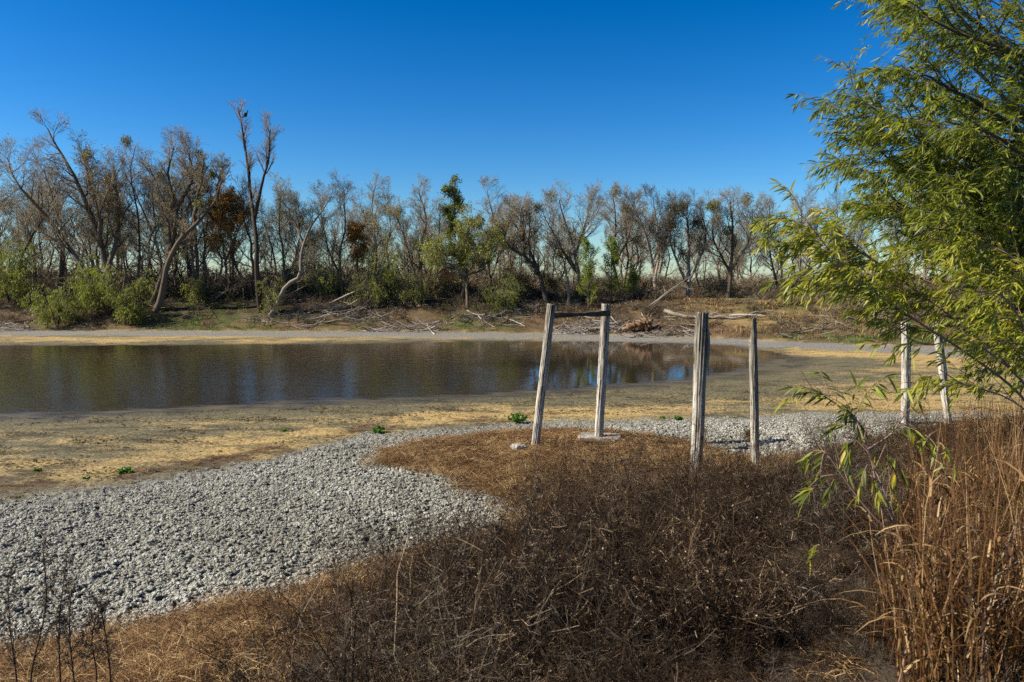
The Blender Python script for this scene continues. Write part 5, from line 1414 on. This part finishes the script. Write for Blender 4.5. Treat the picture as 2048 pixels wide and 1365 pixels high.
def low_willow():
    """younger willow whose long whips reach left in front of the big one"""
    rs = np.random.RandomState(111)
    base = np.array([5.6, 7.2, tz(5.6, 7.2)]); root = empty('young_willow', tuple(base))
    limbs = [
        ([(2110, 900, 7.2), (2040, 790, 7.1), (1930, 705, 7.0), (1830, 640, 6.9), (1750, 585, 6.8), (1680, 525, 6.7), (1615, 445, 6.6)], .015, 26, (.15, .06), (.5, 1)),
        ([(2110, 900, 7.2), (2050, 770, 7.4), (1960, 680, 7.4), (1870, 610, 7.4), (1800, 560, 7.4), (1720, 500, 7.4), (1665, 470, 7.4)], .015, 24, (.1, .05), (.5, 1)),
        ([(2110, 900, 7.2), (2070, 800, 6.9), (2010, 730, 6.8), (1930, 680, 6.7), (1850, 690, 6.6), (1780, 650, 6.5)], .012, 2, (.1, .0), (.45, 1)),
        ([(2110, 900, 7.2), (2090, 760, 6.8), (2040, 640, 6.6), (2000, 590, 6.5), (1950, 590, 6.4)], .02, 12, (.1, .05), (.3, 1)),
        ([(2110, 900, 7.2), (2100, 720, 7.0), (2060, 560, 7.0), (2000, 500, 7.0), (1930, 500, 7.0)], .02, 18, (.1, .05), (.35, 1)),
        ([(2110, 900, 7.2), (2060, 830, 6.8), (2000, 790, 6.6), (1930, 770, 6.5), (1880, 740, 6.4)], .010, 5, (.1, .0), (.4, 1)),
        ([(2110, 900, 7.2), (2090, 800, 7.6), (2020, 690, 7.9), (1930, 610, 8.0), (1850, 560, 8.1), (1730, 550, 8.1), (1640, 560, 8.0)], .014, 20, (.1, .05), (.45, 1)),
    ]
    stem = resample(np.array([[0, 0, -.1], W(2110, 900, 7.2) - base - [0, 0, .2], W(2110, 900, 7.2) - base]), 6)
    mb = MB(); tubes(mb, [stem], [np.linspace(.05, .035, 6)], 8, .5); mb.build('trunk', M['stem_pink'], root)
    for pts, r0, m, bias, tr in limbs:
        P = resample(np.array([W(*p) for p in pts]) - base, 26); rad = np.linspace(r0, .004, 26)
        mb = MB(); tubes(mb, [P], [rad], 7, .6)
        P1, R1 = grow(rs, P[None], rad[None], m, tr[0], tr[1], (15, 55), .62, 7, .10, .0, .5, .002, Lfall=.35, bias=(-.3, 0, .15))
        tubes(mb, P1, R1, 4, .5)
        P2, R2 = grow(rs, P1, R1, 5, .1, 1, (20, 50), .28, 6, .1, -.1, .6, .0014, bias=(-.4, 0, -.2))
        tubes(mb, P2, R2, 3, .5)
        limb = mb.build('limb', M['stem_pink'], root)
        S = np.concatenate([P2, P1[:, 1:7]]); c = 9; n = len(S) * c; i = np.repeat(np.arange(len(S)), c)
        f = rs.uniform(.5, 4.99, n); j = f.astype(int); w = (f - j)[:, None]
        pos = S[i, j] * (1 - w) + S[i, j + 1] * w; T = norm(S[i, j + 1] - S[i, j])
        d = norm(rdir(rs, T, np.radians(rs.uniform(20, 60, n))) + np.array([-.5, 0, -.6]) * rs.uniform(.4, 1.2, (n, 1)))
        tone = np.clip(.3 + rs.rand(n) * .6 + rs.rand(len(S))[i] * .2, 0, .88); tone = np.where(rs.rand(n) < .09, rs.uniform(.9, 1, n), tone)
        lf = MB(); leaves(lf, rs, pos, d, rs.uniform(.07, .135, n), rs.uniform(.011, .018, n), tone, .25, 2)
        lf.build('leaves', M['leaf_willow'], limb)
    tag(root, 'young willow with yellow-green leaves on long whips reaching left over the posts', 'tree')
low_willow()

# ------------------------------------------------------------------ willow sapling in the foreground, each leaf its own piece
def leaf_mesh(i):
    rs = np.random.RandomState(500 + i); mb = MB()
    n = 7; t = np.linspace(0, 1, n)
    c = np.stack([0 * t, t, -.16 * t ** 2 * (1 + .4 * rs.rand())], 1) + np.stack([.06 * rs.normal() * t ** 2, 0 * t, 0 * t], 1)
    w = np.array([.004, .05, .068, .064, .05, .028, .001])
    L = c - np.stack([w, 0 * w, -.25 * w], 1); Rr = c + np.stack([w, 0 * w, .25 * w], 1)
    v = np.stack([L, c, Rr], 1).reshape(-1, 3)
    q = []
    for k in range(n - 1):
        q += [[k * 3, k * 3 + 1, k * 3 + 4, k * 3 + 3], [k * 3 + 1, k * 3 + 2, k * 3 + 5, k * 3 + 4]]
    tone = [.15, .3, .45, .6, .7, .97][i % 6]
    mb.add(v, q=q, a=tone)
    return mb.mesh('leaf', M['leaf_willow'])
LEAF = [leaf_mesh(i) for i in range(6)]
def sapling(label, foot, stems, sprays, seed, Y, r0=.02):
    rs = np.random.RandomState(seed)
    fx, fy = G(*foot) if Y is None else (W(foot[0], foot[1], Y)[0], Y)
    base = np.array([fx, fy, tz(fx, fy) - .05]); root = empty('willow_sapling', tuple(base))
    for k, st in enumerate(stems):
        P = np.array([W(*p) for p in st]) - base
        if k == 0: P = np.vstack([[0, 0, 0], P])
        P = resample(P, 20); mb = MB()
        tubes(mb, [P], [np.linspace(r0 if k == 0 else r0 * .55, .0025, 20)], 7, .55)
        P1, R1 = grow(rs, P[None], np.full((1, 20), .003), 5, .4, 1, (20, 50), .22, 4, .1, 0, .8, .0015); tubes(mb, P1, R1, 4, .5)
        mb.build('stem', M['stem_pink'], root)
    for (px, py, Yy, tx, ty, n) in sprays:            # short shoots with leaves
        n = int(n * 1.3)
        A = W(px, py, Yy) - base; B = W(tx, ty, Yy + rs.normal() * .1) - base
        P = resample(np.array([A, (A + B) / 2 + [0, 0, .03], B]), 8)
        mb = MB(); tubes(mb, [P], [np.linspace(.003, .0012, 8)], 4, .4); sh = mb.build('shoot', M['stem_pink'], root)
        for q in range(n):
            u = (q + rs.rand()) / n; f = u * 6.99; j = int(f); p = P[j] * (1 - f + j) + P[j + 1] * (f - j)
            T = norm(P[j + 1] - P[j]); d = rdir(rs, T[None], np.radians(rs.uniform(20, 55, 1)))[0]
            d = norm(d + np.array([-.35, 0, -.65]) * rs.uniform(.5, 1.4))
            lo = bpy.data.objects.new('leaf', LEAF[5 if rs.rand() < .12 else rs.randint(5)])
            lo.parent = sh; COL.objects.link(lo)
            lo.location = tuple(p); s = rs.uniform(.07, .125); lo.scale = (s, s, s)
            qt = Vector(d).to_track_quat('Y', 'Z'); lo.rotation_mode = 'QUATERNION'
            lo.rotation_quaternion = qt @ Matrix.Rotation(rs.uniform(-1.2, 1.2), 4, 'Y').to_quaternion()
    tag(root, label, 'sapling')
sapling('slender willow sapling with sparse green and yellow leaves before the brush', (1862, 1365),
        [[(1845, 1260, 3.9), (1830, 1180, 4.0), (1800, 1080, 4.1), (1770, 990, 4.2), (1735, 900, 4.3), (1705, 820, 4.4)],
         [(1800, 1080, 4.1), (1745, 1030, 4.1), (1690, 960, 4.1), (1650, 900, 4.1)],
         [(1790, 1050, 4.1), (1760, 1010, 4.0), (1745, 930, 4.0), (1730, 890, 4.0)],
         [(1735, 900, 4.3), (1780, 870, 4.4), (1810, 830, 4.5)],
         [(1720, 850, 4.4), (1660, 800, 4.4), (1600, 770, 4.4)]],
        [(1720, 850, 4.4, 1650, 790, 10), (1660, 800, 4.4, 1580, 775, 14), (1640, 790, 4.4, 1570, 800, 10), (1705, 825, 4.4, 1640, 740, 8), (1700, 830, 4.4, 1715, 770, 10),
         (1710, 830, 4.4, 1760, 760, 14), (1740, 790, 4.4, 1790, 745, 10), (1705, 860, 4.3, 1660, 860, 8), (1715, 880, 4.3, 1690, 930, 8), (1690, 880, 4.3, 1700, 950, 8),
         (1650, 905, 4.1, 1610, 920, 6), (1650, 905, 4.1, 1640, 950, 6), (1665, 950, 4.1, 1610, 985, 7), (1670, 955, 4.1, 1655, 1010, 6), (1640, 980, 4.1, 1610, 1000, 5),
         (1735, 930, 4.0, 1715, 1000, 8), (1740, 950, 4.0, 1760, 1000, 7), (1790, 940, 4.2, 1800, 1010, 9), (1770, 900, 4.3, 1810, 960, 8), (1810, 850, 4.5, 1850, 900, 8),
         (1780, 870, 4.4, 1830, 860, 8), (1640, 1090, 4.2, 1615, 1120, 5), (1735, 900, 4.3, 1760, 930, 6), (1690, 820, 4.4, 1730, 870, 8), (1810, 830, 4.5, 1850, 800, 8), (1850, 870, 4.5, 1890, 930, 8), (1880, 880, 4.6, 1915, 950, 8)],
        5, 3.8, .014)
def whip(label, foot, st, seed, r0=.008, mat='bark_pale', name='dry_stalk', tw=5):
    rs = np.random.RandomState(seed)
    Y = st[0][2]; x = W(foot[0], foot[1], Y)[0]; base = np.array([x, Y, tz(x, Y) - .03]); root = empty(name, tuple(base))
    P = np.vstack([[0, 0, 0], np.array([W(*p) for p in st]) - base]); P = resample(P, 20)
    mb = MB(); R_ = np.linspace(r0, r0 * .25, 20); tubes(mb, [P], [R_], 6, rs.uniform(.4, .9)); mb.build('stem', M[mat], root)
    if tw:
        mb = MB(); P1, R1 = grow(rs, P[None], R_[None], tw, .3, 1, (25, 60), .25, 5, .15, 0, .6, .001); tubes(mb, P1, R1, 4, .6)
        P2, R2 = grow(rs, P1, R1, 3, .2, 1, (25, 60), .09, 3, .2, 0, .6, .0008); tubes(mb, P2, R2, 3, .6); mb.build('twigs', M[mat], root)
    tag(root, label, 'dry stalk')
whip('pale bent stem in front of the tall grass at the right edge', (1975, 1400), [(1975, 1300, 3.3), (1985, 1190, 3.4), (2010, 1100, 3.5), (2045, 1020, 3.6)], 1, .008)
whip('white bleached twig lying across the open patch in the brush', (1700, 1240), [(1640, 1190, 4.4), (1580, 1170, 4.5), (1530, 1160, 4.6)], 2, .006, 'driftwood')
whip('arched pale twig at bottom centre in the dark brush', (880, 1320), [(860, 1260, 4.3), (900, 1235, 4.3), (970, 1212, 4.3)], 3, .0035, 'driftwood')
whip('pale twig slanting up to the right in the bottom brush', (1210, 1330), [(1240, 1290, 4.0), (1280, 1240, 4.0), (1310, 1225, 4.0)], 4, .0035, 'driftwood')
whip('reddish thin stem rising past the right of the thick post', (1520, 1330), [(1560, 1250, 4.2), (1620, 1180, 4.3), (1700, 1160, 4.4)], 5, .004, 'stem_pink')
whip('leafless thin weed reaching up left over the straw mound', (945, 1120), [(920, 1060, 6.2), (880, 975, 6.3), (840, 905, 6.4), (790, 810, 6.5)], 6, .005, 'bark_dark', tw=10)

# standing dead weeds with fluffy seed heads
def weed_stalk(label, px, Y, py_top, lean_px, seed, heads=1, group='dead weed stalks in front'):
    rs = np.random.RandomState(seed)
    x = W(px, 1300, Y)[0]; base = np.array([x, Y, tz(x, Y) - .03]); root = empty('weed_stalk', tuple(base))
    top = W(px + lean_px, py_top, Y) - base
    P = resample(np.array([[0, 0, 0], top * .35 + rs.normal(0, .02, 3), top * .7 + rs.normal(0, .02, 3), top]), 16)
    mb = MB(); R_ = np.linspace(.0065, .0026, 16); tubes(mb, [P], [R_], 5, .3)
    P1, R1 = grow(rs, P[None], R_[None], 16, .45, 1, (20, 45), .16, 5, .12, .05, .7, .001, Lfall=.5); tubes(mb, P1, R1, 4, .3)
    mb.build('stem', M['bark_dark'], root)
    P2, R2 = grow(rs, P1, R1, 5, .3, 1, (20, 70), .035, 3, .2, 0, .6, .0007); mb = MB(); tubes(mb, P2, R2, 3, .4)
    n = 500; i = rs.randint(0, len(P2), n)
    leaves(mb, rs, P2[i, rs.randint(0, 3, n)] + rs.normal(0, .006, (n, 3)), norm(rs.normal(size=(n, 3))), .017, .007, rs.rand(n), 0)
    mb.build('seed_head', M['seed'], root)['kind'] = 'stuff'
    tag(root, label, 'weed stalk', group)
for k, a in enumerate([('tallest dead weed stalk with a bushy seed head at bottom centre', 1010, 4.2, 975, 60), ('second tall weed stalk leaning left of the tallest one', 985, 4.3, 1035, 20),
                       ('weed stalk bending right beside the tallest one at bottom centre', 1060, 4.4, 1030, 50), ('weed stalk with small head in front of the grey clay point', 940, 4.2, 1060, -20),
                       ('shorter weed stalk left of the central group', 900, 4.5, 1080, -25), ('dark weed stalk at the left picture edge', 25, 4.3, 1150, -10),
                       ('bushy dark weed stalk second from the left edge', 70, 4.2, 1085, 15), ('thin weed stalk third from the left edge', 120, 4.4, 1130, 12),
                       ('weed stalk with wide head fourth from the left edge', 150, 4.1, 1180, -8), ('weed stalk standing alone right of the left-edge stalks', 215, 4.3, 1200, -15),
                       ('low weed stalk leaning right in the bottom-left straw', 175, 4.6, 1210, 25)]):
    weed_stalk(a[0], a[1], a[2], a[3], a[4], 700 + k)
